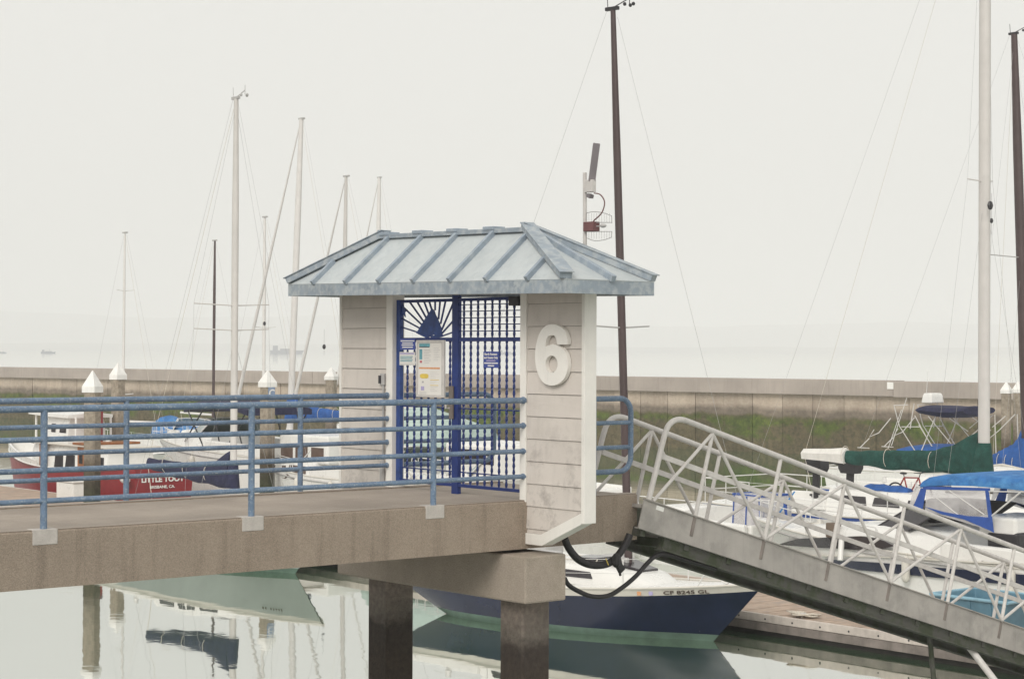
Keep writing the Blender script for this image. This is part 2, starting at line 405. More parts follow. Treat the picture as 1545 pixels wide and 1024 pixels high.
M_pile = banded('tidal_pile', (.34, .29, .23), [(0, (.03, .035, .018)), (.7, (.04, .05, .02)), (1.2, (.055, .045, .03)), (1.7, (.11, .085, .06)), (2.0, (.24, .20, .16))], 3.0, .25)
M_pile2 = banded('wet_pile', (.22, .185, .15), [(0, (.02, .03, .01)), (.55, (.03, .05, .01)), (.8, (.045, .032, .022)), (1.3, (.05, .036, .026)), (1.7, (.045, .034, .028)), (1.85, (.14, .12, .10)), (2.1, (.20, .165, .14))], 5.0, .22)

def water(name, s1, st, dist, body, k):
    m = bpy.data.materials.new(name); m.use_nodes = True; t = m.node_tree; N = t.nodes; Lk = t.links; N.clear()
    o = N.new('ShaderNodeOutputMaterial'); d = N.new('ShaderNodeBsdfDiffuse'); d.inputs[0].default_value = (*body, 1)
    g = N.new('ShaderNodeBsdfGlossy'); g.inputs['Roughness'].default_value = .03; g.inputs[0].default_value = (1, 1, .985, 1)
    fr = N.new('ShaderNodeFresnel'); fr.inputs[0].default_value = 1.34
    mu = N.new('ShaderNodeMath'); mu.operation = 'MULTIPLY_ADD'; mu.inputs[1].default_value = k; mu.inputs[2].default_value = .04; mu.use_clamp = True
    x = N.new('ShaderNodeMixShader')
    tc = N.new('ShaderNodeTexCoord'); n = N.new('ShaderNodeTexNoise'); n.inputs['Scale'].default_value = s1; n.inputs['Detail'].default_value = 3
    mp = N.new('ShaderNodeMapping'); mp.inputs['Scale'].default_value = (1, .55, 1); Lk.new(tc.outputs['Object'], mp.inputs[0]); Lk.new(mp.outputs[0], n.inputs['Vector'])
    bp = N.new('ShaderNodeBump'); bp.inputs['Strength'].default_value = st; bp.inputs['Distance'].default_value = dist
    Lk.new(n.outputs['Fac'], bp.inputs['Height'])
    for q in (g, fr): Lk.new(bp.outputs[0], q.inputs['Normal'])
    Lk.new(fr.outputs[0], mu.inputs[0]); Lk.new(mu.outputs[0], x.inputs[0]); Lk.new(d.outputs[0], x.inputs[1]); Lk.new(g.outputs[0], x.inputs[2]); Lk.new(x.outputs[0], o.inputs[0])
    return m
M_water = water('harbor_water', 1.3, .16, .02, (.060, .118, .062), .72)
M_bay = water('bay_water', .25, .5, .25, (.16, .18, .17), 1.2)

# ------------------------------------------------------------------ setting: water, far shore, haze
def wall_pt(t): return V((45.6+12*t, 112.2-77.5*t, 0))      # the breakwater line, t = 0 left edge of frame, 1 right edge
wd = V((12, -77.5, 0)).normalized(); wnrm = V((-wd.y, wd.x, 0))
if wnrm.x < 0: wnrm = -wnrm                                      # away from the harbour
a, b_ = wall_pt(-1.2)+wnrm*.3, wall_pt(2.2)+wnrm*.3
mb = MB(); n0 = wd
mb.v += [a, b_, b_-wnrm*140, a-wnrm*140]; mb.f.append([0, 1, 2, 3]); mb.m.append(0)
tag(mb.build('harbor_water', M_water), kind='structure')
mb = MB(); q0, q1 = wall_pt(-60)+wnrm*.301, wall_pt(60)+wnrm*.301
mb.v += [q0, q1, q1+wnrm*9000, q0+wnrm*9000]; mb.f.append([0, 1, 2, 3]); mb.m.append(0)
tag(mb.build('bay_water', M_bay), kind='structure')
# ground under the harbour and behind the photographer
mb = MB(); mb.box(-300, 60, -300, 300, -3.2, -3.0)
tag(mb.build('seabed', mat('seabed_mud', (.05, .05, .04), .9)), kind='structure')
mb = MB(); mb.box(-90, -12.61, -160, 120, -3.1, ZD-.003)  # unseen land behind the camera, put in to block low sky light under the deck
tag(mb.build('shore_bank', mat('shore_stone', (.13, .12, .11), .95, .3, .6)), kind='structure')
M_hill = mat('far_hill', (.26, .245, .19), .95, .2, .004)
M_hillt = M_hill
def ridge(name, D, pts, depth, zbase=0):
    """a far ridge as a solid land mass: pts = (px, py of the crest)"""
    mb = MB(); rings = []
    for px, py in pts:
        p = at(px, 512, D); d = (p-CAMP); d.z = 0; d.normalize()
        h = max(1.0, CAMP.z+(528-py)/FPX*D)
        b0 = V((p.x, p.y, zbase))
        rings.append([b0, b0+d*depth*.25+V((0, 0, h*.62)), b0+d*depth*.5+V((0, 0, h)), b0+d*depth*.8+V((0, 0, h*.6)), b0+d*depth])
    mb.loft(rings, closed=False, cap=False)
    return tag(mb.build(name, M_hill, smooth=60), kind='structure')
def crest(x0, x1, ys, j):
    k = len(ys)-1; out = []
    for i in range(61):
        u = i/60; x = x0+(x1-x0)*u; f = u*k; a = min(int(f), k-1); w = f-a
        y = ys[a]*(1-w)+ys[a+1]*w
        out.append((x, y+j*(math.sin(i*1.7)+math.sin(i*.63+1)+.5*math.sin(i*3.1))))
    return out
ridge('hills', 6000, crest(-900, 2500, [482, 470, 464, 468, 478, 474, 486, 490, 480, 488, 486, 478, 484], .8), 700)
ridge('shore', 4600, crest(-900, 2500, [521, 520, 522, 519, 521, 523, 521, 520, 522, 521], .5), 200)
# haze
mb = MB(); mb.box(-500, 8200, -5400, 8200, -4.4, 155)
mh = bpy.data.materials.new('haze_air'); mh.use_nodes = True; t = mh.node_tree; t.nodes.clear()
o = t.nodes.new('ShaderNodeOutputMaterial'); pv = t.nodes.new('ShaderNodeVolumePrincipled')
pv.inputs['Color'].default_value = (.985, .99, .99, 1); pv.inputs['Density'].default_value = .0005; pv.inputs['Anisotropy'].default_value = -.2
t.links.new(pv.outputs[0], o.inputs['Volume'])
if HAZE: tag(mb.build('haze', mh), kind='stuff')

# ------------------------------------------------------------------ breakwater
bw = empty('breakwater', wall_pt(.5), 'long grey concrete breakwater with mossy green foot across the harbour', 'breakwater')
PW = 1.72
def onWall(px_, py_):
    d = ray(px_, py_); o0 = wall_pt(0); return (CAMP+d*((o0-CAMP).dot(wnrm)/d.dot(wnrm))-o0).dot(wd)
def wbox(m, t0, t1, d0, d1, z0, z1, o):
    c = []
    for z in (z0, z1):
        for (t, d) in ((t0, d0), (t1, d0), (t1, d1), (t0, d1)): c.append(o+wd*t+wnrm*d+V((0, 0, z)))
    m.quadbox(c)
tot = (wall_pt(1)-wall_pt(0)).length
pan = MB(); wbox(pan, .013, PW-.013, 0, .28, -.6, 2.86, V((0, 0, 0)))
rd = random.Random(3)
i = 0; t = -8.0; first = None
while t < tot+8:
    loc = wall_pt(0)+wd*t - bw.location + wnrm*rd.uniform(-.02, .02)
    if first is None: first = pan.build('wall_panel', M_wall, bw); ob = first
    else: ob = first.copy(); COL.objects.link(ob)
    ob.location = loc; ob.parent = bw; t += PW
back = MB(); wbox(back, -40, tot+40, .2, .5, -.6, 2.8, wall_pt(0)); back.build('backing_wall', M_waler, bw, world=True)
tj = onWall(1353, 577)
cop_edges = [-40, -22, -3, 14, 33, 52, tj, tj+30, tj+60]
for k in range(len(cop_edges)-1):
    m_ = MB(); dz = 0 if cop_edges[k] < tj-.1 else -.03
    wbox(m_, cop_edges[k]+.01, cop_edges[k+1]-.01, -.30-(.04 if dz else 0), .75, 2.84+dz, 3.57+dz, wall_pt(0))
    m_.build('coping', M_coping, bw, world=True, bevel=.03)
p = onZ(1347, 577, 3.3); m_ = MB(); q = wall_pt(0)+wd*(onWall(1344, 577)); wbox(m_, 0, .35, -.33, -.305, 3.18, 3.5, q)
m_.build('marker_plate', M_white, bw, world=True)

# ------------------------------------------------------------------ pier
DB = ZD-.517
pier = empty('concrete_pier', (0, 0, ZD), 'brown concrete walkway pier on square piles leading to the gatehouse', 'pier')
WD = 2.54
DX0, DX1 = -12.6, 1.614
def slab(x0, x1):
    # cross-section with a low kerb lip along both edges
    sec = [(-.0, DB), (WD, DB), (WD, ZD-.02), (WD-.02, ZD), (WD-.16, ZD), (WD-.19, ZD-.045), (.19, ZD-.045), (.16, ZD), (.02, ZD), (0, ZD-.02)]
    m = MB(); m.loft([[(x, y, z) for y, z in sec] for x in (x0, x1)]); return m
slab(DX0, DX1).build('deck_slab', M_conc, pier, world=True)
topm = MB(); topm.box(DX0, DX1-.02, .195, WD-.195, ZD-.046, ZD-.010); topm.build('deck_topping', M_conc_top, pier, world=True)
kb = MB()
kb.box(DX0, DX1, .012, .165, ZD, ZD+.004); kb.box(DX0, DX1, WD-.165, WD-.012, ZD, ZD+.004)
kb.build('kerb_lip', M_conc_top, pier, world=True)
px = {'a': -5.586, 'b': -3.436, 'c': -1.245}
for bx, nm in ((0.0, 0), (-10.5, 1)):
    m = MB(); m.box(bx-.33, bx+.24, -.36, 3.1, 2.25, 2.745); m.build('pile_cap', M_conc2, pier, world=True, bevel=.02)
    m = MB()
    for yy in (.35, 2.2): m.box(bx-.2, bx+.12, yy-.15, yy+.15, 2.74, DB+.002)
    m.build('bearing_pad', M_black, pier, world=True)
    for yy in (.06, 2.50):
        m = MB(); w = .195; c = .025; z0, z1 = -3.1, 2.252; cx = bx+.02
        sec = [(-w, -w+c), (-w+c, -w), (w-c, -w), (w, -w+c), (w, w-c), (w-c, w), (-w+c, w), (-w, w-c)]
        m.loft([[(cx+x, yy+y, z) for x, y in sec] for z in (z0, 0, .6, 1.2, 1.8, z1)])
        m.build('pile', M_pile2, pier, world=True)
for x in (px['a']-2.19, px['a'], px['b'], px['c']):
    m = MB(); m.box(x-.12, x+.12, -.006, .12, ZD-.13, ZD+.008); m.build('grout_patch', M_grout, pier, world=True, bevel=.006)

def railing(y, label, x0, xend, posts, endcap=True):
    t = empty('pipe_railing', (xend, y, ZD), label, 'railing', 'blue pipe railings of the pier')
    hs = (1.07, .80, .525, .255)
    for k, h in enumerate(hs):
        m = MB(); r = .031 if k == 0 else .025
        m.tube([(x0, y, ZD+h), (xend-.012, y, ZD+h)], r, 12); m.tube([(xend-.03, y, ZD+h), (xend, y, ZD+h)], r+.007, 12)
        m.build('top_rail' if k == 0 else 'rail', M_rail, t, smooth=40, world=True)
    for x in posts:
        m = MB(); m.tube([(x, y, ZD-.05), (x, y, ZD+1.06)], .031, 12); m.build('post', M_rail, t, smooth=40, world=True)
    return t
railing(.03, 'near blue pipe railing in front of the walkway, ending at the gate jamb', DX0, -.02, (px['a']-6.4, px['a']-4.3, px['a']-2.15, px['a'], px['b'], px['c']))
railing(WD-.03, 'far blue pipe railing behind the walkway, ending at the card reader wall', DX0, -.02, (px['a']-2.19, px['a'], px['b'], px['c']))
def loop(y, label):
    t = empty('end_railing', (1.2, y, ZD), label, 'railing', 'looped end railings behind the gate')
    x0, x1 = .18, 1.56; zt, zb = ZD+1.07, ZD+.255; r = .16
    pts = [(x0, y, zt)]
    for k in range(7): a = R(90-15*k); pts.append((x1-r+r*math.cos(a), y, zt-r+r*math.sin(a)))
    for k in range(7): a = R(0-15*k); pts.append((x1-r+r*math.cos(a), y, zb+r+r*math.sin(a)))
    pts.append((x0, y, zb))
    MB().tube(pts, .031, 12).build('rail_loop', M_rail, t, smooth=50, world=True)
    for h in (.80, .525): MB().tube([(x0, y, ZD+h), (x1, y, ZD+h)], .025, 10).build('rail', M_rail, t, smooth=40, world=True)
    MB().tube([(1.0, y, ZD-.05), (1.0, y, zt)], .03, 10).build('post', M_rail, t, smooth=40, world=True)
loop(.05, 'short looped blue railing at the near corner behind the gatehouse')
loop(WD-.05, 'short looped blue railing at the far corner behind the gate')

# ------------------------------------------------------------------ gatehouse
gh = empty('gatehouse', (0, 1.23, ZD), 'small beige gatehouse with hipped metal roof and big number 6', 'gatehouse')
WT = .125
ZT = 5.72
s_ = .2398; zl = [ZD+1.8601-i*s_ for i in range(-3, 12)]
lower_edge = [(-.93, 3.24), (-.25, 2.955), (.0, 2.955)]
def board(y0, y1, z0, z1, cut=False):
    """one lap board on the -X face; cut by the sloping skirt on the near wing"""
    g = .002
    poly = [(y0, z0+g), (y1, z0+g), (y1, z1-g), (y0, z1-g)]
    if cut:
        poly = clip(poly, (-2, 2.955-.285*(-1.75)/.68), (-.25, 2.955))
        poly = clip(poly, (-2, 2.955), (2, 2.955)) if poly else poly
    if len(poly) < 3: return
    m = MB()
    lo = min(p[1] for p in poly); hi = max(p[1] for p in poly)
    n = len(m.v)
    fr = [V((-.016+(.013*((z-z0)/(z1-z0))), y, z)) for y, z in poly]; bk = [V((.012, y, z)) for y, z in poly]
    k = len(poly); m.v += fr+bk
    m.f.append(list(range(k))); m.f.append([k+i for i in range(k)][::-1]); m.m += [0, 0]
    for i in range(k): j = (i+1) % k; m.f.append([i, j, k+j, k+i]); m.m.append(0)
    m.build('siding_board', M_siding, gh, world=True)
# cores
m = MB(); m.box(.008, WT-.01, 2.56, 3.46, DB, ZT); m.build('wing_core', M_waler, gh, world=True)
m = MB(); m.prism([(.008, -.90, 3.3), (.008, -.90, ZT), (.008, 0, ZT), (.008, 0, 2.97), (.008, -.25, 2.97)], (WT-.018, 0, 0)); m.build('wing_core', M_waler, gh, world=True)
for i in range(len(zl)-1):
    if zl[i] > ZT: continue
    z1 = min(zl[i], ZT); z0 = zl[i+1]
    if z1 > ZD-.3: board(2.548, 3.47, max(z0, DB), z1)
    board(-.895, -.002, z0, z1, True)
z1 = ZT
board(2.548, 3.47, zl[0], ZT) if ZT > zl[0]+.02 else None
board(-.895, -.002, zl[0], ZT) if ZT > zl[0]+.02 else None
def trim(name, *b):
    m = MB(); m.box(*b); return m.build(name, M_trim, gh, world=True, bevel=.004)
trim('corner_post', -.03, WT+.01, 3.47, 3.512, DB, ZT)
trim('door_jamb', -.03, WT+.02, 2.424, 2.546, ZD-.04, ZT)
trim('door_jamb', -.03, WT+.02, .002, .098, ZD-.04, ZT)
trim('corner_post', -.032, WT+.01, -.945, -.897, 3.115, ZT)
m = MB(); m.prism([(-.03, -.003, 2.835), (-.03, -.003, 2.953), (-.03, -.25, 2.953), (-.03, -.895, 3.223), (-.03, -.895, 3.105), (-.03, -.27, 2.835)], (WT+.03, 0, 0)); m.build('skirt_trim', M_trim, gh, world=True, bevel=.004)
m = MB(); m.prism([(WT+.003, -.93, 3.13), (WT+.003, -.93, ZT), (WT+.003, 0, ZT), (WT+.003, 0, 2.85), (WT+.003, -.27, 2.85)], (.012, 0, 0)); m.build('rear_sheathing', M_siding, gh, world=True)
m = MB(); m.box(WT+.003, WT+.015, 2.55, 3.50, DB, ZT); m.build('rear_sheathing', M_siding, gh, world=True)
# the figure 6, traced as a solid cut-out board
f6 = [(305, 437), (380, 437), (378, 390), (355, 330), (310, 298), (262, 288), (215, 303), (175, 352), (150, 430), (141, 510), (146, 590), (166, 660), (200, 714), (255, 738), (310, 726), (355, 686), (380, 620), (381, 555), (362, 492), (320, 451), (270, 434), (216, 452)]
f6b = [(222, 410), (235, 380), (264, 367), (290, 380)]
sx6 = lambda p: onX(780+p[0]/4.877, 430+p[1]/4.877, -.05)
outer = [sx6(p) for p in f6[:2]]+cr([sx6(p) for p in f6[1:21]], 4)[1:]+[sx6(f6[21])]+cr([sx6(p) for p in [f6[21]]+f6b+[f6[0]]], 4)[1:-1]
hole = [sx6((262+45*math.cos(k*math.pi/12), 581+63*math.sin(k*math.pi/12))) for k in range(24)]
cu = bpy.data.curves.new('six', 'CURVE'); cu.dimensions = '2D'; cu.fill_mode = 'BOTH'; cu.extrude = .024
for pl in (outer, hole):
    sp = cu.splines.new('POLY'); sp.points.add(len(pl)-1); sp.use_cyclic_u = True
    for q, p in zip(sp.points, pl): q.co = (-(p.y), p.z, 0, 1)
curve_mesh(cu, 'number_six', M_trim, gh, Matrix.Translation(-gh.location) @ frame_mat((-.041, 0, 0), (0, -1, 0), (0, 0, 1)))
# roof
TL = lambda y: .0135*(y+1.3)
RZ = 5.477; EX0, EX1, EY0, EY1 = -.60, .62, -1.30, 3.77; EZ = RZ+.137; RX = .05; RY0, RY1, RZZ = .085, 2.70, 6.175
def tilt(v): return V((v[0], v[1], v[2]+TL(v[1])))
def rb(name, mbx, mm, bevel=0, parent=gh):
    mbx.v = [tilt(v) for v in mbx.v]; return mbx.build(name, mm, parent, world=True, bevel=bevel)
roofp = None
for (nm, b) in (('fascia', (EX0, EX0+.02, EY0, EY1)), ('fascia', (EX1-.02, EX1, EY0, EY1)), ('fascia', (EX0+.02, EX1-.02, EY0, EY0+.02)), ('fascia', (EX0+.02, EX1-.02, EY1-.02, EY1))):
    m = MB(); m.box(*b, RZ, EZ); rb(nm, m, M_fascia, .004)
m = MB(); m.box(EX0+.02, EX1-.02, EY0+.02, EY1-.02, RZ+.03, RZ+.05); rb('soffit', m, M_siding)
by = [-1.3, -.78, -.165, .46, 1.08, 1.70, 2.32, 2.93, 3.45, 3.77]
by = [onX(x, 425, EX0).y for x in (474, 523, 573, 624.6, 679.8, 735, 797)]
ys = sorted([EY0]+by+[EY1])
def slope_pt(side, y, u):          # u: 0 eave .. 1 ridge, side -1 / +1
    ex = EX0 if side < 0 else EX1
    return V((ex+(RX-ex)*u, y, EZ+(RZZ-EZ)*u))
trap = [(EY0, 0), (EY1, 0), (RY1, 1), (RY0, 1)]
for side in (-1, 1):
    nrm = (slope_pt(side, 0, 0)-slope_pt(side, 1, 0)).cross(slope_pt(side, 0, 1)-slope_pt(side, 0, 0)).normalized()
    if nrm.z < 0: nrm = -nrm
    for a_, c_ in zip(ys[:-1], ys[1:]):
        p = clip(clip(trap, (a_+.004, 1), (a_+.004, 0)), (c_-.004, 0), (c_-.004, 1))
        if len(p) < 3: continue
        m = MB(); m.prism([slope_pt(side, y, u)-nrm*.004 for y, u in p], nrm*.01); rb('roof_pan', m, M_roof)
    for y in by:
        u1 = 1.0
        if y < RY0: u1 = (y-EY0)/(RY0-EY0)
        if y > RY1: u1 = (EY1-y)/(EY1-RY1)
        m = MB(); A, B = slope_pt(side, y, -.02), slope_pt(side, y, u1 - (.0 if u1 == 1 else .06)); m.bar(A, B, .045, .06, nrm, off=.03); rb('batten', m, M_batten, .004)
for (ey, ry, nm) in ((EY0, RY0, 0), (EY1, RY1, 1)):
    e0, e1, rr = V((EX0, ey, EZ)), V((EX1, ey, EZ)), V((RX, ry, RZZ))
    n3 = (e1-e0).cross(rr-e0).normalized()
    if n3.z < 0: n3 = -n3
    for A, B in (((e0), (e0+e1)/2), ((e0+e1)/2, e1)):
        m = MB(); m.prism([A, B, rr], n3*.01); rb('hip_pan', m, M_roof)
    mid = (e0+e1)/2; m = MB(); m.bar(mid+(mid-rr)*.02, rr+(mid-rr)*.06, .06, .07, n3, off=.035); rb('batten', m, M_batten, .004)
    for e in (e0, e1):
        d = (rr-e).normalized(); m = MB(); up_ = V((0, 0, 1))
        m.bar(e+d*.02, rr+d*.02, .13, .07, up_, off=.04); m.bar(e+d*.0, rr+d*.03, .16, .012, up_, off=.081); rb('hip_cap', m, M_batten if False else M_fascia, .005)
m = MB(); m.bar(V((RX, RY0-.04, RZZ)), V((RX, RY1+.04, RZZ)), .15, .05, off=.01); rb('ridge_cap', m, M_fascia, .004)
for y in by:
    if RY0-.02 < y < RY1+.02:
        m = MB(); m.box(RX-.085, RX+.085, y-.03, y+.16, RZZ+.02, RZZ+.06); rb('ridge_block', m, M_batten, .006)
# card reader with its conduit, wall light and closer
cr_ = empty('card_reader', onX(577, 572, -.03), 'small dark card reader on a conduit beside the gate', 'card reader')
p = onX(577, 572, -.03)
m = MB(); m.box(-.05, -.012, p.y-.05, p.y+.03, p.z-.07, p.z+.07); m.build('reader_box', M_grey, cr_, world=True, bevel=.008)
m = MB(); m.box(-.058, -.049, p.y+.0, p.y+.045, p.z-.05, p.z+.045); m.build('reader_face', M_dark, cr_, world=True)
m = MB(); m.tube([(-.03, p.y-.02, p.z-.06), (-.03, p.y-.02, ZD+.3)], .013, 8); m.tube([(-.03, p.y-.01, ZD+.3), (-.03, p.y-.01, ZD)], .034, 8); m.build('conduit', M_grey, cr_, smooth=40, world=True)

# ------------------------------------------------------------------ security gate (frame, sunburst, bars)
GX = .05
gt = empty('security_gate', (GX, 1.26, ZD), 'blue metal security gate with sunburst and sailboat cut-out', 'gate')
GZ0, GZM, GZ1 = ZD+.10, 5.024, 5.487
YL, YC0, YC1, YR = 2.42, 1.362, 1.248, .105
def gb(name, *b, mm=None, bevel=.003):
    m = MB(); m.box(*b); return m.build(name, mm or M_gate, gt, world=True, bevel=bevel)
gb('stile', GX-.025, GX+.025, YL-.075, YL, GZ0-.03, GZ1, mm=M_gatel)
gb('stile', GX-.025, GX+.025, YC1, YC0, ZD-.012, GZ1+.035, mm=M_gate)
gb('stile', GX-.025, GX+.025, YR-.005, YR+.035, GZ0, GZ1)
gb('top_bar', GX-.025, GX+.025, YC0+.001, YL-.076, GZ1-.035, GZ1)
gb('top_bar', GX-.025, GX+.025, YR+.036, YC1-.001, GZ1-.035, GZ1)
gb('mid_bar', GX-.02, GX+.02, YC0+.001, YL-.076, GZM-.022, GZM+.022)
gb('mid_bar', GX-.02, GX+.02, YR+.036, YC1-.001, GZM-.022, GZM+.022)
gb('bottom_bar', GX-.02, GX+.02, YC0+.001, YL-.076, GZ0-.03, GZ0+.005)
gb('bottom_bar', GX-.02, GX+.02, YR+.036, YC1-.001, GZ0-.03, GZ0+.005)
def twist(y, z0, z1, r=.0145):
    """a twisted square bar: beads along its length"""
    m = MB(); n = max(3, int((z1-z0)/.035)); rings = []
    for k in range(n+1):
        z = z0+(z1-z0)*k/n; a0 = k*math.pi/4*1.0; rr = r*(1.13 if k % 2 else 1.0)
        rings.append([V((GX+rr*math.cos(a0+j*math.pi/2), y+rr*math.sin(a0+j*math.pi/2), z)) for j in range(4)])
    m.loft(rings); return m
nb = 9
for k in range(nb):
    y = YC1-.075-k*(YC1-.075-YR-.06)/(nb-1)
    twist(y, GZM+.022, GZ1-.035, .014).build('twisted_bar', M_gate, gt, world=True)
    twist(y, GZ0, GZM-.022).build('twisted_bar', M_gate, gt, world=True)
for k in range(7):
    y = YL-.075-.115-k*(YL-.075-.115-YC0-.06)/6
    twist(y, GZ0, GZM-.022).build('twisted_bar', M_gate, gt, world=True)
for k in range(5):
    z = GZM+.022+.07+k*.074
    m = MB(); m.tube([(GX-.004, YR+.03, z), (GX-.004, YC1+.002, z)], .0062, 6); m.build('grid_bar', M_gate, gt, world=True)
for (a_, c_) in ((YC0, YL-.076), (YR+.036, YC1)):
    for z in (ZD+.95, ZD+.235):
        m = MB(); m.tube([(GX+.014, a_, z), (GX+.014, c_, z)], .008, 6); m.build('tie_bar', M_gate, gt, world=True)
# sunburst rays
gp = lambda x, y: onX(596+x/12.8, 440+y/12.8, GX)        # read off the close view of the leaf
for (x0, y0, x1, y1) in ((105, 675, 680, 860), (105, 500, 470, 700), (105, 245, 520, 640), (275, 185, 560, 585), (425, 185, 605, 510), (560, 185, 650, 430), (660, 185, 710, 350), (775, 185, 775, 360), (870, 185, 840, 530), (975, 185, 880, 620), (1130, 210, 900, 740), (1140, 545, 910, 800), (1140, 775, 900, 860)):
    m = MB(); m.bar(gp(x0, y0), gp(x1, y1), .014, .018, V((1, 0, 0))); m.build('sun_ray', M_gate, gt, world=True)
def plate(name, pts, th=.012, x=0):
    m = MB(); m.prism([gp(*p)+V((x-.012, 0, 0)) for p in pts], (th, 0, 0)); return m.build(name, M_gatel, gt, world=True)
plate('sail_plate', [(725, 325), (770, 370), (790, 440), (840, 540), (900, 700), (915, 800), (860, 838), (790, 840), (740, 830), (700, 850), (640, 840), (560, 810), (430, 790), (520, 640), (640, 450)])
plate('boat_plate', [(430, 785), (650, 858), (690, 905), (640, 905), (420, 800)], x=.002)
plate('boat_plate', [(860, 830), (915, 800), (925, 870), (830, 890), (700, 905), (690, 850), (720, 830), (740, 845)], x=.004)
plate('star_plate', [(160, 250), (178, 310), (235, 360), (195, 400), (210, 490), (165, 430), (120, 480), (130, 390), (90, 340), (140, 330)], x=.002)
m = MB(); pc = onX(785, 456, GX); m.box(GX-.075, GX+.06, YR+.03, YR+.20, GZ1-.10, GZ1+.0); m.build('gate_closer', M_dark, gt, world=True, bevel=.006)
gb('lock_plate', GX-.05, GX-.028, YC0-.05, YC0+.02, ZD+.83, ZD+1.2, mm=M_lock)
m = MB(); m.tube([(GX-.05, YC0+.01, ZD+.95), (GX-.1, YC0+.01, ZD+.95), (GX-.1, YC0+.01, ZD+1.06)], .012, 8); m.build('handle', M_galv, gt, world=True)

# notices hung on the gate
def rect_at(x0, y0, x1, y1, X): a = onX(x0, y0, X); b = onX(x1, y1, X); return a.y, b.y, b.z, a.z          # yleft, yright, zlow, zhigh
SX = GX-.045
def panel(parent, name, yl, yr, z0, z1, x, mm, th=.004):
    m = MB(); m.box(x-th, x, min(yl, yr), max(yl, yr), z0, z1); return m.build(name, mm, parent, world=True)
yl, yr, z0, z1 = rect_at(604.5, 511, 627, 527.5, SX)
t = empty('rules_sign', (SX, (yl+yr)/2, (z0+z1)/2), 'small blue sign with white lines at the top left of the gate bars', 'sign')
panel(t, 'sign_plate', yl, yr, z0, z1, SX, M_signb, .008)
for k, (w, u) in enumerate(((.92, .80), (.7, .60), (.78, .42), (.7, .22))):
    c = (yl+yr)/2; h = (yl-yr)*w/2; zz = z0+(z1-z0)*u; panel(t, 'printed_line', c-h, c+h, zz-.006, zz+.007, SX-.0085, M_signw, .001)
yl, yr, z0, z1 = rect_at(603.5, 531, 626.5, 551, SX)
t = empty('wildlife_notice', (SX, (yl+yr)/2, (z0+z1)/2), 'small white notice with pale teal print under the small blue sign', 'notice')
panel(t, 'sign_plate', yl, yr, z0, z1, SX, M_paper, .006)
panel(t, 'printed_line', yl-.01, yr+.01, z1-.025, z1-.008, SX-.0065, M_lilac, .001)
for k in range(4):
    zz = z0+(z1-z0)*(.66-.12*k); panel(t, 'printed_line', yl-.015, yr+.04+.012*(k % 2), zz-.004, zz+.005, SX-.0065, M_teal, .001)
panel(t, 'printed_line', yl-.01, yr+.012, z0+.006, z0+.014, SX-.0065, M_grprint, .001)
yl, yr, z0, z1 = rect_at(630, 513, 672, 600, SX)
t = empty('notice_board', (SX, (yl+yr)/2, (z0+z1)/2), 'tall framed white notice board with posters hung on the gate leaf', 'notice board')
panel(t, 'backing_board', yl, yr, z0, z1, SX, M_paper, .010)
fw_ = .028
for b in ((yl, yl-fw_, z0, z1), (yr+.055, yr, z0, z1)): m = MB(); m.box(SX-.020, SX-.0105, min(b[:2]), max(b[:2]), b[2], b[3]); m.build('frame', M_galv, t, world=True, bevel=.003)
for b in ((z0, z0+.03), (z1-.03, z1)): m = MB(); m.box(SX-.019, SX-.0105, yr+.056, yl-fw_-.001, *b); m.build('frame', M_galv, t, world=True, bevel=.003)
iy0, iy1 = yl-.03, yr+.06
def pr(mm, u0, v0, u1, v1, dx=0):        # printed patch, u across, v down
    H = z1-z0; Wd = iy0-iy1; panel(t, 'printed_patch', iy0-Wd*u0, iy0-Wd*u1, z1-H*v1, z1-H*v0, SX-.0105-dx, mm, .0012)
pr(M_teal, .04, .06, .50, .115); pr(M_dark, .04, .115, .48, .128); pr(M_teal, .05, .16, .17, .34); pr(M_pinkpr, .07, .36, .16, .40)
for k in range(9): pr(M_grprint, .25, .17+.028*k, .52+.05*math.sin(k*2.2), .176+.028*k)
for k in range(8): pr(M_grprint, .66, .14+.03*k, .88+.05*math.sin(k*1.7), .145+.03*k)
pr(M_orange, .04, .475, .93, .505); pr(M_yellow, .08, .60, .44, .66); pr(M_yellow, .14, .59, .40, .67, .0015)
for k in range(11): pr(M_yellow if k in (4, 7) else M_grprint, .52, .56+.032*k, .80+.1*math.sin(k*1.9), .564+.032*k+(.006 if k in (4, 7) else 0))
pr(M_lilac, .12, .81, .26, .88); pr(M_grprint, .16, .72, .24, .75)
for k in range(4): pr(M_grprint, .06, .90+.014*k, .36, .903+.014*k)
yl, yr, z0, z1 = rect_at(730, 530, 753, 555, SX+.04)
X_ = SX+.04
t = empty('access_sign', (X_, (yl+yr)/2, (z0+z1)/2), 'square blue sign with white wording in the middle of the right gate panel', 'sign')
panel(t, 'sign_plate', yl, yr, z0, z1, X_, M_signb, .006)
for body, u, w in (('Berth Renters', .83, .82), ('and Guests Only', .62, .92)):
    text(body, .034, V((X_-.0085, (yl+yr)/2, z0+(z1-z0)*u))-t.location, (0, -1, 0), (0, 0, 1), M_signw, t, extrude=.001, bold=.0012, width=(yl-yr)*w)
for u, w in ((.44, .6), (.29, .9), (.13, .42)):
    c = (yl+yr)/2; h = (yl-yr)*w/2; zz = z0+(z1-z0)*u; panel(t, 'printed_line', c-h, c+h, zz-.007, zz+.007, X_-.0065, M_signw if u < .4 else M_lilac, .001)

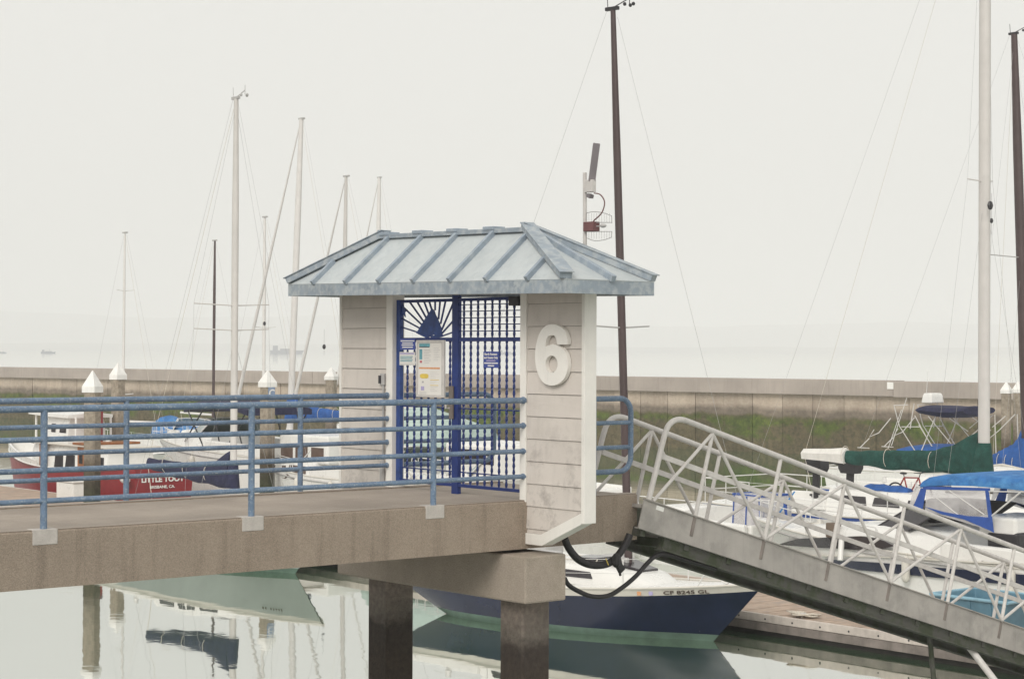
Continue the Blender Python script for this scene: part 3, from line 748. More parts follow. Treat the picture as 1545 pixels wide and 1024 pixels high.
# ------------------------------------------------------------------ antenna pole on the back slope of the roof
AX = .50
ap = onX(883, 365, AX)
t = empty('antenna_pole', (AX, ap.y, ap.z-.15), 'thin grey antenna pole with slanted aerial and wire grid dish on the roof', 'antenna')
top = onX(885, 262, AX)
q = lambda x, y, X=AX: onX(870+x/5.69, 200+y/5.69, X)
m = MB(); m.tube([(AX, ap.y, ap.z-.5), q(70, 345)], .022, 10); m.build('pole', M_galv, t, smooth=40, world=True)
m = MB(); m.bar(q(172, 92), q(130, 420), .045, .075, V((0.6, -.5, 0.1))); m.build('aerial', mat('aerial_grey', (.20, .18, .19), .5), t, world=True, bevel=.006)
m = MB(); m.bar(q(120, 530), q(112, 560), .05, .06, V((1, 0, 0))); m.build('aerial_foot', mat('aerial_grey', (.2, .18, .19)), t, world=True)
m = MB(); a_, b2 = q(85, 410), q(150, 510); m.box(AX-.03, AX+.03, min(a_.y, b2.y), max(a_.y, b2.y), min(a_.z, b2.z), max(a_.z, b2.z)); m.build('bracket', M_galv, t, world=True, bevel=.005)
m = MB(); m.tube(cr([q(150, 520), q(205, 535), q(240, 600), q(215, 690), q(150, 755), q(130, 790)], 5), .007, 6); m.build('cable', M_rust, t, smooth=60, world=True)
m = MB(); a_, b2 = q(85, 770), q(170, 845); m.box(AX-.05, AX+.05, min(a_.y, b2.y), max(a_.y, b2.y), min(a_.z, b2.z), max(a_.z, b2.z)); m.build('feed_box', M_rust, t, world=True, bevel=.006)
m = MB()
gx = lambda x, y: q(x, y)
for pts in ([(85, 690), (150, 680), (230, 690), (300, 715)], [(300, 715), (303, 780)], [(80, 772), (303, 772)], [(80, 850), (303, 850)], [(303, 850), (298, 900)], [(298, 900), (230, 922), (150, 928), (85, 905)], [(85, 690), (80, 772)], [(80, 850), (85, 905)]):
    m.tube(cr([gx(*p) for p in pts], 4), .004, 5)
m.build('grid_rim', M_wire, t, world=True)
m = MB()
for k in range(9):
    x = 105+k*22; m.tube([gx(x, 692), gx(x, 772)], .0022, 4); m.tube([gx(x, 850), gx(x, 912)], .0022, 4)
m.build('grid_wires', M_wire, t, world=True)
m = MB(); m.ball(q(228, 800), .028, sc=(1, 1.6, .8)); m.tube([q(170, 805), q(228, 800)], .006, 5); m.build('feed_horn', M_grey, t, world=True)

# ------------------------------------------------------------------ gangway down to the float
GA = .286; gc, gs = math.cos(GA), math.sin(GA)
gd = V((gc, 0, -gs)); gn = V((gs, 0, gc)); G0 = V((2.371, 0, 3.024)); GBAY = 1.204
gy0, gy1 = -.17, .84
gw = empty('gangway', (1.66, .33, 3.2), 'sloping grey aluminium gangway with truss handrails down to the float', 'gangway')
def gp3(u, y, h): return G0+gd*(u*GBAY)+gn*h+V((0, y, 0))
U0, U1 = -.70, 7.45
for y, sd in ((gy0, -1), (gy1, 1)):
    m = MB(); a_, b2 = gp3(U0, y, -.005), gp3(U1, y, -.005)
    m.bar(a_, b2, .012, .33, gn, off=-.165); m.bar(a_, b2, .06, .012, gn, off=-.002); m.bar(a_+V((0, -sd*.02, 0)), b2+V((0, -sd*.02, 0)), .07, .012, gn, off=-.332)
    m.build('stringer', M_galvd, gw, world=True)
    m = MB(); m.bar(gp3(U0+.40, y-sd*.10, -.33), gp3(U1-.3, y-sd*.10, -.33), .10, .13, gn, off=-.075); m.bar(gp3(U0+.40, y-sd*.10, -.33), gp3(U1-.3, y-sd*.10, -.33), .16, .02, gn, off=-.150); m.build('girder', M_girder, gw, world=True)
    # handrail with the bent start post
    pts = [gp3(U0+.06, y, 0)]
    pts += cr([gp3(U0+.075, y, .4), gp3(U0+.09, y, .78), gp3(U0+.14, y, .92), gp3(U0+.25, y, .99), gp3(U0+.42, y, 1.0)], 5)
    pts.append(gp3(U1-.05, y, 1.0)); pts += [gp3(U1+.08, y, .96), gp3(U1+.12, y, .85), gp3(U1+.12, y, .0)]
    MB().tube(pts, .033, 12).build('handrail', M_galv, gw, smooth=50, world=True)
    m = MB(); m.bar(gp3(U0+.10, y-sd*.02, .52), gp3(U1, y-sd*.02, .52), .022, .06, gn); m.build('mid_rail', M_galv, gw, world=True)
    m = MB(); m.bar(gp3(U0+.1, y-sd*.06, .08), gp3(U1, y-sd*.06, .08), .01, .09, gn); m.build('toe_board', M_galv, gw, world=True) if False else None
    for k in range(0, 8):
        u = k
        if u > U1-.2: continue
        m = MB(); m.tube([gp3(u, y, -.02), gp3(u, y, .98)], .024, 8); m.build('post', M_galv, gw, smooth=40, world=True)
        m = MB(); m.box(0, 0, 0, 0, 0, 0); m = MB(); m.bar(gp3(u-.01, y+sd*.010, -.02), gp3(u-.01, y+sd*.010, -.24), .045, .012, V((0, 1, 0))); m.build('post_foot', M_waler, gw, world=True)
    for (ua, ha, ub, hb) in [(U0+.12, 0, 0, 1)]+[(k, 1 if k % 2 == 0 else 0, k+1, 0 if k % 2 == 0 else 1) for k in range(0, 7)]:
        m = MB(); m.tube([gp3(ua, y, ha*.97+.0), gp3(ub, y, hb*.97)], .02, 8); m.build('diagonal', M_galv, gw, smooth=40, world=True)
m = MB(); m.bar(gp3(U0, (gy0+gy1)/2, -.09), gp3(U1, (gy0+gy1)/2, -.09), gy1-gy0-.04, .04, gn); m.build('walk_deck', M_galvd, gw, world=True)
k = U0+.1
while k < U1:
    m = MB(); c = gp3(k, 0, -.40); m.bar(gp3(k, gy0+.03, -.36), gp3(k, gy1-.03, -.36), .07, .10, gn); m.build('cross_beam', M_girder, gw, world=True); k += .6
m = MB(); m.bar(gp3(U0+.17, gy0-.008, -.055), gp3(U0+.27, gy0-.008, -.055), .004, .05, gn); m.build('id_plate', M_white, gw, world=True)
# cables slung under the pier end and the gangway
hy = -.10
def hose(label, name, pts, r, extra=None):
    P_ = cr([onY(x, y, hy) for x, y in pts], 6)
    t = empty(name, P_[0], label, 'hose', 'black hoses slung under the gangway')
    MB().tube(P_, r, 10).build('hose', M_black, t, smooth=60, world=True)
    return t
h1 = hose('thick black hose looping under the corner of the pier deck', 'black_hose', [(852, 812), (858, 826), (872, 843), (893, 852), (916, 850), (932, 838), (944, 820), (950, 806)], .042)
m = MB(); c = onY(930, 845, hy-.05)
m.ball(c, .07, sc=(.9, .7, 1.2)); m.bar(c, onY(938, 861, hy-.05), .07, .05, V((0, 1, 0))); m.bar(c, onY(942, 857, hy-.06), .03, .02, V((0, 1, 0))); m.bar(c+V((.02, 0, -.02)), onY(936, 868, hy-.05), .02, .02, V((0, 1, 0)))
m.build('tape_wrap', M_black, h1, world=True)
m = MB(); m.tube([onY(914, 842, hy-.05), onY(918, 852, hy-.06)], .006, 5); m.build('yellow_tie', M_yellow, h1, world=True)
hose('longer black cable sagging from the pile cap to the gangway underside', 'black_cable', [(852, 872), (858, 882), (872, 891), (893, 899), (918, 898), (940, 885), (960, 868), (976, 850), (990, 838), (1006, 836), (1040, 846), (1080, 858)], .026)
# struts that drop from the gangway to the water
t = empty('hinge_pipe', onY(1403, 945, .2), 'dark rusty pipe hanging from the gangway into the water', 'pipe')
MB().tube([onY(1400, 930, .2), onY(1405, 985, .2), onY(1412, 1060, .2), onY(1418, 1100, .2)], .035, 10).build('pipe', M_girder, t, smooth=40, world=True)
t = empty('mooring_pole', onY(1470, 980, .0), 'light grey pole slanting from the gangway foot into the water', 'pole')
MB().tube([onY(1462, 975, -.0), onY(1504, 1030, -.4), onY(1530, 1066, -.7)], .045, 12).build('pole', M_galv, t, smooth=40, world=True)

# ------------------------------------------------------------------ floating docks
def dock(name, label, x0, x1, y0, y1, z, group='floating timber docks', planks=True):
    t = empty(name, ((x0+x1)/2, (y0+y1)/2, 0), label, 'dock', group)
    L = y1-y0
    m = MB(); m.box(x0+.12, x1-.12, y0+.1, y1-.1, -.35, z-.2); m.build('float', M_float, t, world=True)
    for xa, s in ((x0, 1), (x1, -1)):
        m = MB(); a_, b2 = sorted((xa, xa+s*.06)); m.box(a_, b2, y0, y1, z-.13, z+.012); m.build('rub_rail', M_fender, t, world=True, bevel=.012)
        m = MB(); a_, b2 = sorted((xa+s*.012, xa+s*.1)); m.box(a_, b2, y0, y1, z-.28, z-.135); m.build('waler', M_waler, t, world=True, bevel=.008)
    for ya, s in ((y0, 1), (y1, -1)):
        m = MB(); a_, b2 = sorted((ya, ya+s*.06)); m.box(x0+.062, x1-.062, a_, b2, z-.2, z+.008); m.build('end_waler', M_waler, t, world=True)
    m = MB(); m.box(x0+.065, x1-.065, y0+.065, y1-.065, z-.06, z-.031); m.build('joists', M_waler, t, world=True)
    pw = .145; y = y0+.065; first = None; k = 0
    rr = random.Random(hash(name) % 97 if False else int(abs(x0)*10))
    far = MB()
    while y < y1-.2:
        if planks and y < PLANKMAX and first is None:
            m = MB(); m.box(x0+.065, x1-.065, 0, pw-.008, z-.03, z); first = m.build('plank', M_timber, t); first.location = (-t.location.x, y-t.location.y, 0)
        elif planks and y < PLANKMAX:
            o = first.copy(); COL.objects.link(o); o.location = (-t.location.x, y-t.location.y, rr.uniform(-.004, .004))
        else: far.box(x0+.065, x1-.065, y, y+pw-.008, z-.03, z)
        y += pw; k += 1
    if far.v: tag(far.build('planks', M_timber, t, world=True), kind='stuff')
    return t
PLANKMAX = 10
DKX = 11.2
md = dock('main_dock', 'long floating timber dock under the foot of the gangway', DKX, DKX+3.0, -6, 58, .37)
m = MB(); y = -3
while y < 12:
    m.tube([(DKX-.004, y, .30), (DKX+.02, y, .30)], .018, 8); y += .62
m.build('bolts', M_dark, md, world=True)
PLANKMAX = -99
for k, (yy, l) in enumerate(((8.2, 'right of the white cruiser'),)):
    pass
# cleat with coiled line, teal bin, dock box
def cleat(x, y, z, label):
    t = empty('dock_cleat', (x, y, z), label, 'cleat')
    m = MB(); m.tube([(x, y-.13, z+.08), (x, y-.06, z+.07), (x, y+.06, z+.07), (x, y+.13, z+.08)], .018, 8); m.tube([(x, y-.04, z), (x, y-.04, z+.07)], .02, 8); m.tube([(x, y+.04, z), (x, y+.04, z+.07)], .02, 8)
    m.build('horn', M_galv, t, smooth=50, world=True); return t
pc = onZ(1212, 931, .37)
cleat(DKX+.2, pc.y, .37, 'galvanised cleat at the dock edge under the rope coil')
t = empty('rope_coil', (DKX+.3, pc.y, .38), 'pale coiled mooring line on the dock edge by the navy bow', 'rope')
m = MB(); pts = []
for k in range(150):
    a_ = k*.42; r_ = .10+.07*math.sin(k*.13)+.03*math.sin(k*1.1); pts.append((DKX+.3+r_*math.cos(a_)*1.1, pc.y+r_*math.sin(a_)*1.7, .395+.05*abs(math.sin(k*.21))+.02*math.sin(k*.7)))
m.tube(pts, .014, 6); m.build('coil', M_rope, t, smooth=60, world=True)
bn = at(1494, 918, 31.0); by_ = bn.y
t = empty('plastic_bin', (bn.x, by_, .37), 'big open teal plastic bin standing on the dock beyond the gangway', 'bin')
cx, cy = bn.x, by_
m = MB()
def rr_(w, l, z): return [(cx+sx*w/2, cy+sy*l/2, z) for sx, sy in ((-1, -1), (1, -1), (1, 1), (-1, 1))]
m.loft([rr_(.95, 1.25, .375), rr_(1.12, 1.45, .98), rr_(1.06, 1.39, .98), rr_(.91, 1.2, .42)], cap=False); n = len(m.v); m.f += [[0, 1, 2, 3], [12, 13, 14, 15]]; m.m += [0, 0]
m.build('bin_body', M_bin, t, world=True, bevel=.015)
m = MB()
for a_, b2 in ((0, 1), (1, 2), (2, 3), (3, 0)): R4 = rr_(1.16, 1.49, .97); m.tube([R4[a_], R4[b2]], .028, 8)
m.build('bin_rim', mat('bin_rim', (.24, .42, .52), .5), t, smooth=40, world=True)
for sy in (-.4, 0, .4):
    m = MB(); m.bar((cx-.485, cy+sy, .40), (cx-.555, cy+sy, .93), .05, .03, V((1, 0, 0))); m.build('bin_rib', M_bin, t, world=True)

# ------------------------------------------------------------------ mooring pilings with white cone caps
def piling(px_, D, zc, w, capz, rot, label):
    p = at(px_, 512, D)
    t = empty('mooring_piling', (p.x, p.y, 0), label, 'piling', 'square concrete mooring pilings with white caps', rot)
    h = w/2; c = w*.13
    sec = [(-h, -h+c), (-h+c, -h), (h-c, -h), (h, -h+c), (h, h-c), (h-c, h), (-h+c, h), (-h, h-c)]
    m = MB(); m.loft([[(x, y, z) for x, y in sec] for z in (-2.8, -.2, .4, 1, 1.6, 2.2, 3, zc)]); m.build('shaft', M_pile, t)
    H = h*1.13
    r4 = lambda s, z: [(sx*s, sy*s, z) for sx, sy in ((-1, -1), (1, -1), (1, 1), (-1, 1))]
    m = MB(); m.loft([r4(H, zc-.04), r4(H, zc+capz*.22), r4(.01, zc+capz)]); m.build('cone_cap', M_cap, t)
    return t
PG = (
    (140, 51.8, 3.76, .36, .55, R(28), 'nearest tall mooring piling, by the red tug at the left'),
    (178.5, 63, 3.93, .36, .52, R(10), 'mooring piling just right of the nearest one, behind the tug'),
    (404, 58, 3.80, .36, .47, R(8), 'mooring piling with a small blue letter plate below its cap'),
    (500, 74, 3.77, .36, .45, R(30), 'mooring piling close to the left edge of the gatehouse'),
    (1518.5, 66, 3.52, .29, .37, R(20), 'left of the two pale mooring pilings near the right edge'),
    (1536, 67, 3.52, .29, .37, R(20), 'right of the two pale mooring pilings near the right edge'))
for a_ in PG: pl = piling(*a_); PILES = globals().setdefault('PILES', []); PILES.append(pl)
t = PILES[2]
# plate on the third piling's face towards the pier
vd = (V((CAMP.x, CAMP.y, 0))-t.location); vd.z = 0; loc = Matrix.Rotation(-R(8), 3, 'Z') @ vd; loc.normalize()
if abs(loc.x) > abs(loc.y): nx = V((math.copysign(1, loc.x), 0, 0))
else: nx = V((0, math.copysign(1, loc.y), 0))
rgt = V((0, 0, 1)).cross(nx)
m = MB(); c0 = nx*.184; m.quadbox([c0+rgt*a_+nx*d+V((0, 0, z)) for z in (3.36, 3.76) for (a_, d) in ((-.13, 0), (.13, 0), (.13, .012), (-.13, .012))]); m.build('letter_plate', mat('plate_blue', (.24, .31, .45), .5), t)
text('C', .34, c0+nx*.016+V((0, 0, 3.56)), rgt, (0, 0, 1), M_signw, t, extrude=.003, bold=.006)

# ------------------------------------------------------------------ boats (local x = bow, y = port, z = 0 at the waterline)
class Hull:
    def __init__(s, L, B, zb, zm, zs, ob, os_, tw=.75, fine=.15, full=.86, maxt=.42):
        s.__dict__.update(L=L, B=B, zb=zb, zm=zm, zs=zs, ob=ob, os_=os_, tw=tw, fine=fine, full=full, maxt=maxt)
    def hb(s, t):
        if t < s.maxt: return s.B/2*(s.tw+(1-s.tw)*math.sin(math.pi/2*t/s.maxt))
        u = (t-s.maxt)/(1-s.maxt); return s.B/2*max(.012, (1-u**2.1)**.92)
    def sheer(s, t):
        a = 2*(s.zb+s.zs)-4*s.zm; b = s.zb-s.zs-a
        return s.zs+b*t+a*t*t
    def pt(s, t, zr, side):
        """zr = height as a part of the sheer height (negative under water)"""
        z = zr*s.sheer(t) if zr > 0 else zr
        kb = max(0, (t-.55)/.45)**1.6; ks = max(0, (.32-t)/.32)**1.3
        q = max(-.2, min(1, zr))
        x = -s.L/2+s.L*t-s.ob*(1-q)*kb+s.os_*(1-q)*ks
        k = s.full*(1-kb)+s.fine*kb
        f = k+(1-k)*(max(0, zr)**.75) if zr >= 0 else k*max(.05, 1+zr*1.3)
        return V((x, s.hb(t)*f*side, z))
    def X(s, t): return -s.L/2+s.L*t
    def T(s, x): return (x+s.L/2)/s.L
    def build(s, root, mats, stripe=.0, boot=.10, band=None, n=22):
        """mats = stripe, hull, boot, bottom, band"""
        m = MB(); rings = []
        for i in range(n):
            t = (i/(n-1)); t = t**.92 if t > 0 else 0
            sh = s.sheer(t); rows = [1.0, 1-max(.02, stripe)/sh]
            if band: rows += [band[1]/sh, band[0]/sh]
            else: rows += [.66, .40]
            rows += [boot/sh, .0, -.3, -.62]
            ring = [s.pt(t, r, 1) for r in rows]+[s.pt(t, r, -1) for r in rows[::-1]]
            rings.append(ring)
        half = [0 if stripe else 1, 1, 4 if band else 1, 1, 2, 2, 3]
        rowm = half+[3]+half[::-1]
        m.loft(rings, closed=False, cap=False, rowm=rowm)
        r0 = rings[0]; base = len(m.v); m.v += r0; k = len(r0)//2
        for j in range(k-1):
            m.f.append([base+j, base+j+1, base+len(r0)-2-j, base+len(r0)-1-j]); m.m.append(half[j])
        o = m.build('hull', mats, root, smooth=35)
        d = MB(); rg = []
        for i in range(n):
            t = (i/(n-1)); t = t**.92 if t > 0 else 0
            p = s.pt(t, 1, 1); rg.append([V((p.x, p.y*c, p.z-.012+.05*s.B/2.4*(1-c*c))) for c in (1, .6, 0, -.6, -1)])
        d.loft(rg, closed=False, cap=False); d.build('deck', M_white, root, smooth=50)
        e = MB()
        for sd in (1, -1):
            e.tube([s.pt((i/(n-1)), 1, sd)+V((0, 0, .008)) for i in range(n)], .022, 6)
        e.build('toe_rail', s.rail if hasattr(s, 'rail') else M_cream, root, smooth=50)
        return o

def trunk(root, name, st, mm, topcol=None, smooth=30):
    """deckhouse: st = [(x, half width, z base, z top)] from aft to forward"""
    m = MB(); rg = []
    for x, w, z0, z1 in st:
        h = z1-z0; rg.append([V((x, w, z0)), V((x, w*.95, z0+h*.7)), V((x, w*.86, z1-.01)), V((x, w*.5, z1+.03)), V((x, -w*.5, z1+.03)), V((x, -w*.86, z1-.01)), V((x, -w*.95, z0+h*.7)), V((x, -w, z0))])
    m.loft(rg); return m.build(name, mm, root, smooth=smooth)
def side_windows(root, st, wins, mm=None, name='window', sides=(1, -1)):
    """dark panes set proud on a deckhouse side: wins = [(xa, xb, ra, rb)] with ra, rb as part of the height"""
    def sec(x):
        for a_, b2 in zip(st[:-1], st[1:]):
            lo, hi = min(a_[0], b2[0]), max(a_[0], b2[0])
            if lo <= x <= hi:
                u = (x-a_[0])/(b2[0]-a_[0]); return [p+(q-p)*u for p, q in zip(a_[1:], b2[1:])]
        return st[-1][1:]
    for xa, xb, ra, rb_ in wins:
        for sd in sides:
            P_ = []
            for x, r in ((xa, ra), (xb, ra), (xb-(xb-xa)*.06, rb_), (xa+(xb-xa)*.06, rb_)):
                w, z0, z1 = sec(x); rr = r/.7
                P_.append(V((x, sd*(w*(1-.05*rr)+.002), z0+(z1-z0)*r)))
            m = MB(); m.prism(P_, (0, sd*.014, 0)); m.build(name, mm or M_glass, root)

def pulpit(root, H, name='pulpit', t0=.84, h=.6):
    m = MB(); n = 7
    top = [H.pt(t0+(.985-t0)*i/n, 1, 1)+V((0, -.05, h)) for i in range(n+1)]; st = [V((p.x, -p.y, p.z)) for p in top][::-1]
    mid = [top[-1]+V((.06, -top[-1].y, 0))]
    m.tube(top+mid+st, .014, 6)
    for sd in (1, -1):
        for t in (t0, (t0+.985)/2, .97):
            p = H.pt(t, 1, sd); m.tube([p+V((0, -sd*.05, 0)), p+V((0, -sd*.05, h))], .012, 6)
    m.build(name, M_steel, root, smooth=50)
def pushpit(root, H, t1=.14, h=.6):
    m = MB(); pts = [H.pt(t1*(1-i/4), 1, 1)+V((0, -.05, h)) for i in range(5)]
    o_ = [V((p.x, -p.y, p.z)) for p in pts][::-1]
    m.tube(pts+o_, .014, 6); m.tube([p-V((0, 0, h*.48)) for p in pts+o_], .011, 6)
    for sd in (1, -1):
        for t in (t1, t1/2, .005):
            p = H.pt(t, 1, sd); m.tube([p+V((0, -sd*.05, 0)), p+V((0, -sd*.05, h))], .012, 6)
    m.build('pushpit', M_steel, root, smooth=50)
def fender(root, H, t_, sd, mm=None):
    p = H.pt(t_, .75, sd)+V((0, sd*.10, 0)); q = H.pt(t_, 1, sd)
    m = MB(); k = [p+V((0, 0, z)) for z in (-.30, -.27, -.2, .12, .19, .22)]; m.tube(k, [.02, .06, .085, .085, .06, .02], 10); f = m.build('fender', mm or M_cream, root, smooth=50)
    m = MB(); m.tube([k[-1], q+V((0, sd*.02, .03))], .008, 4); m.build('lanyard', M_rope, f)
def lifelines(root, H, t0=.14, t1=.84, n=5, h=.6):
    m = MB()
    for sd in (1, -1):
        P_ = [H.pt(t0+(t1-t0)*i/(n-1), 1, sd)+V((0, -sd*.05, 0)) for i in range(n)]
        for p in P_[1:-1]: m.tube([p, p+V((0, 0, h))], .012, 6)
        for q in (h, h*.52): m.tube([p+V((0, 0, q)) for p in P_], .0045, 4)
    m.build('lifelines', M_steel, root)

def sailboat(name, label, px_, D, bow, L, B, fb, hull, stripe_mat=None, boot_mat=None, stripe=.10, ob=.9, os_=.5, mast=10.0, mr=.07, mt=.02, rake=0.0, heel=0.0, mmat=None, boom=None,
             cover=None, cov_h=(.10, .30, .75), furl=None, spread=(.5,), cabin=.40, wins=3, group=None, masthead=True, detail=True, pos=None, boomz=None, mastbase=None, dodger=None, shrouds=True, boomup=.03, cov_start=.02, spr_half=None, deckcol=None):
    """bow = +1 points along +Y (away, left), -1 along -Y (towards, right). px_, D place the mast foot."""
    p = pos or at(px_, 512, D)
    rz = R(90) if bow > 0 else R(-90)
    off = L*mt                                              # mast ahead of midships
    root = empty(name, (p.x, p.y-bow*off, 0), label, 'sailboat', group, rz)
    H = Hull(L, B, fb[0], fb[1], fb[2], ob, os_)
    H.build(root, [stripe_mat or hull, hull, boot_mat or M_boot, M_boot], stripe if stripe_mat else 0, .12)
    mx_ = off
    zd = H.sheer(H.T(mx_)); 
    st = [(-L*.20, B*.30, zd-.03, zd+cabin+.02), (-L*.02, B*.31, zd-.02, zd+cabin+.02), (L*.12, B*.27, zd, zd+cabin*.9), (L*.21, B*.20, zd+.03, zd+cabin*.66), (L*.26, B*.14, zd+.05, zd+cabin*.2)]
    trunk(root, 'cabin_trunk', st, deckcol or M_white)
    xs = -L*.17; wl = L*.31/wins
    side_windows(root, st, [(xs+wl*k+.04, xs+wl*(k+.86), .38, .74) for k in range(wins)])
    m = MB(); m.box(L*.02, L*.02+.5, -.25, .25, zd+cabin+.02, zd+cabin+.075); m.build('hatch', M_glass, root, bevel=.02)
    # cockpit coaming
    for sd in (1, -1):
        m = MB(); m.bar((-L*.20, sd*B*.30, zd+.1), (-L*.43, sd*B*.25, zd+.07), .12, .24); m.build('coaming', deckcol or M_white, root, bevel=.03)
    # mast, spreaders, masthead gear
    mm = mmat or M_alu
    mb0 = V((mx_, 0, zd+cabin-.02 if mastbase is None else mastbase)); dirv = V((-math.sin(rake), math.sin(heel)*(-1 if bow > 0 else 1), 1)).normalized()
    top = mb0+dirv*((mast-mb0.z)/dirv.z)
    m = MB(); k = 9; rings = []
    ax = V((1, 0, 0))
    for i in range(k):
        u = i/(k-1); c = mb0+(top-mb0)*u; r_ = mr*(1 if u < .72 else 1-.35*(u-.72)/.28)
        rings.append([c+V((1.35*r_*math.cos(a_*math.pi/5), r_*math.sin(a_*math.pi/5), 0)) for a_ in range(10)])
    m.loft(rings); m.build('mast', mm, root, smooth=50)
    at_ = lambda u: mb0+(top-mb0)*u
    sh = spr_half or B*.36
    for u in spread:
        c = at_(u); m = MB(); m.tube([c+V((-.12, -sh, .04)), c, c+V((-.12, sh, .04))], .015, 6); m.build('spreader', M_grey if mm is M_mastd else mm, root)
    if not masthead:
        m = MB(); m.box(top.x-.17, top.x+.13, top.y-.05, top.y+.05, top.z-.01, top.z+.045); m.build('masthead_cap', M_grey, root)
    if masthead:
        m = MB(); m.box(top.x-.16, top.x+.12, top.y-.035, top.y+.035, top.z-.01, top.z+.05); m.tube([top+V((-.12, 0, .04)), top+V((-.14, 0, .28))], .007, 5)
        m.tube([top+V((.05, 0, .05)), top+V((.38, 0, .16))], .010, 5); m.tube([top+V((.38, 0, .06)), top+V((.38, 0, .28))], .008, 5)
        for a_ in range(3): m.ball(top+V((.38+.09*math.cos(a_*2.1), .09*math.sin(a_*2.1), .05)), .035, 6, 4)
        m.build('masthead_gear', M_dark if mm is M_mastd else M_grey, root)
    # rigging
    bowp = H.pt(.985, 1, 0.0); bowp.y = 0; stn = V((-L/2+.08, 0, H.sheer(0)+.02))
    m = MB(); rw = .0032
    m.tube([top+V((-.14, 0, 0)), stn], rw, 4)
    if not furl: m.tube([at_(.985)+V((.1, 0, 0)), bowp+V((0, 0, .05))], rw, 4)
    if shrouds:
        for sd in (1, -1):
            ch = V((mx_-.15, sd*B*.47, zd)); prev = at_(.985)
            for u in sorted(spread, reverse=True):
                q_ = at_(u)+V((-.12, sd*sh, .04)); m.tube([prev, q_], rw, 4); prev = q_
            m.tube([prev, ch], rw, 4)
            if spread: m.tube([at_(min(spread)-.02), ch+V((.35, 0, 0))], rw, 4)
    m.build('standing_rigging', M_wire, root)
    if furl:
        a_, b2 = at_(.975)+V((.12, 0, 0)), bowp+V((-.05, 0, .25)); n = 9
        m = MB(); m.tube([a_+(b2-a_)*(i/(n-1)) for i in range(n)], [.018, .03, .04, .048, .055, .06, .065, .07, .05], 8); m.build('furled_jib', furl, root, smooth=60)
        m = MB(); m.tube([b2+V((0, 0, -.02)), b2+V((0, 0, -.12))], .10, 10); m.build('furling_drum', M_dark, root)
    # boom and sail cover
    if boom:
        bz = boomz or zd+cabin+.75
        g = mb0+dirv*((bz-mb0.z)/dirv.z)+V((-mr*1.3, 0, 0)); e = g+V((-boom, 0, boomup))
        m = MB(); m.tube([g, e], .065 if L > 10 else .05, 8); m.build('boom', M_alup, root, smooth=50)
        m = MB(); m.tube([e, V((e.x+.25, 0, H.sheer(.1)+.3))], .009, 4); m.tube([e, e+(top-e)*.995], .005, 4); m.build('running_rigging', M_rope, root)
        if cover:
            h0, h1, h2 = cov_h; rings = []; n = 16
            for i in range(n+1):
                u = i/n; c = e+(g-e)*(cov_start+(1-cov_start)*u); hh = h0+(h1-h0)*min(1, u/.7)+(h2-h1)*max(0, (u-.66)/.34)**1.5
                wv = .085+.04*math.sin(u*11)*.3+.05*u; jit = .024*math.sin(u*37)+.016*math.sin(u*61+1)+.012*math.sin(u*97+2)
                lo = -.13-.05*math.sin(u*23)*.4-.08*min(1, u*3)
                rings.append([c+V((0, y*wv, z)) for y, z in ((0, hh+jit), (.55, hh*.82+jit), (.9, hh*.4), (1, .0), (.8, lo*.7), (.25, lo), (-.25, lo), (-.8, lo*.7), (-1, 0), (-.9, hh*.4), (-.55, hh*.82+jit))])
            m = MB(); m.loft(rings); cv = m.build('sail_cover', cover, root, smooth=60)
            # the collar round the mast
            rings = []
            for i in range(7):
                u = i/6; c = mb0+dirv*((g.z-.18+(h2*.75+.1)*u-mb0.z)/dirv.z); rr = mr*(1.9-.6*u)
                rings.append([c+V((rr*1.2*math.cos(a_*math.pi/6)-.10*(1-u)*(math.cos(a_*math.pi/6) < 0), rr*math.sin(a_*math.pi/6), 0)) for a_ in range(12)])
            m = MB(); m.loft(rings); m.build('mast_collar', cover, root, smooth=60)
            m = MB()
            for u in (.25, .5, .75):
                c = e+(g-e)*u; m.tube([c+V((0, .16*math.cos(a_), .05+.22*math.sin(a_))) for a_ in [k*math.pi/6 for k in range(12)]], .008, 4, closed=True)
            m.build('cover_ties', M_rope, root)
    for sd in (1, -1):
        m = MB(); p = V((-L*.30, sd*B*.285, zd+.22)); m.tube([p, p+V((0, 0, .10))], [.07, .055], 10); m.tube([p+V((0, 0, .10)), p+V((0, 0, .15))], [.05, .06], 10); m.build('winch', M_steel, root, smooth=40)
        for t_ in (.12, .93):
            p = H.pt(t_, 1, sd)+V((0, -sd*.06, .03)); m = MB(); m.tube([p+V((-.1, 0, .05)), p, p+V((.1, 0, .05))], .014, 5); m.build('cleat', M_steel, root)
        for t_ in (.34, .52, .68) if detail else (): fender(root, H, t_, sd)
    if detail:
        pulpit(root, H); pushpit(root, H); lifelines(root, H)
    if dodger:
        m = MB(); rg = []
        for x, z, w in ((-L*.26, zd+cabin+.62, B*.28), (-L*.19, zd+cabin+.66, B*.29), (-L*.12, zd+cabin+.5, B*.28), (-L*.08, zd+cabin+.05, B*.26)):
            rg.append([V((x, w*math.cos(a_), z-(z-zd-.2)*(1-math.sin(a_))**2.2)) for a_ in [math.pi*k/10 for k in range(11)]])
        m.loft(rg, closed=False, cap=False); o = m.build('dodger', dodger, root, smooth=60); o.modifiers.new('solid', 'SOLIDIFY').thickness = .015
    return root, H, zd

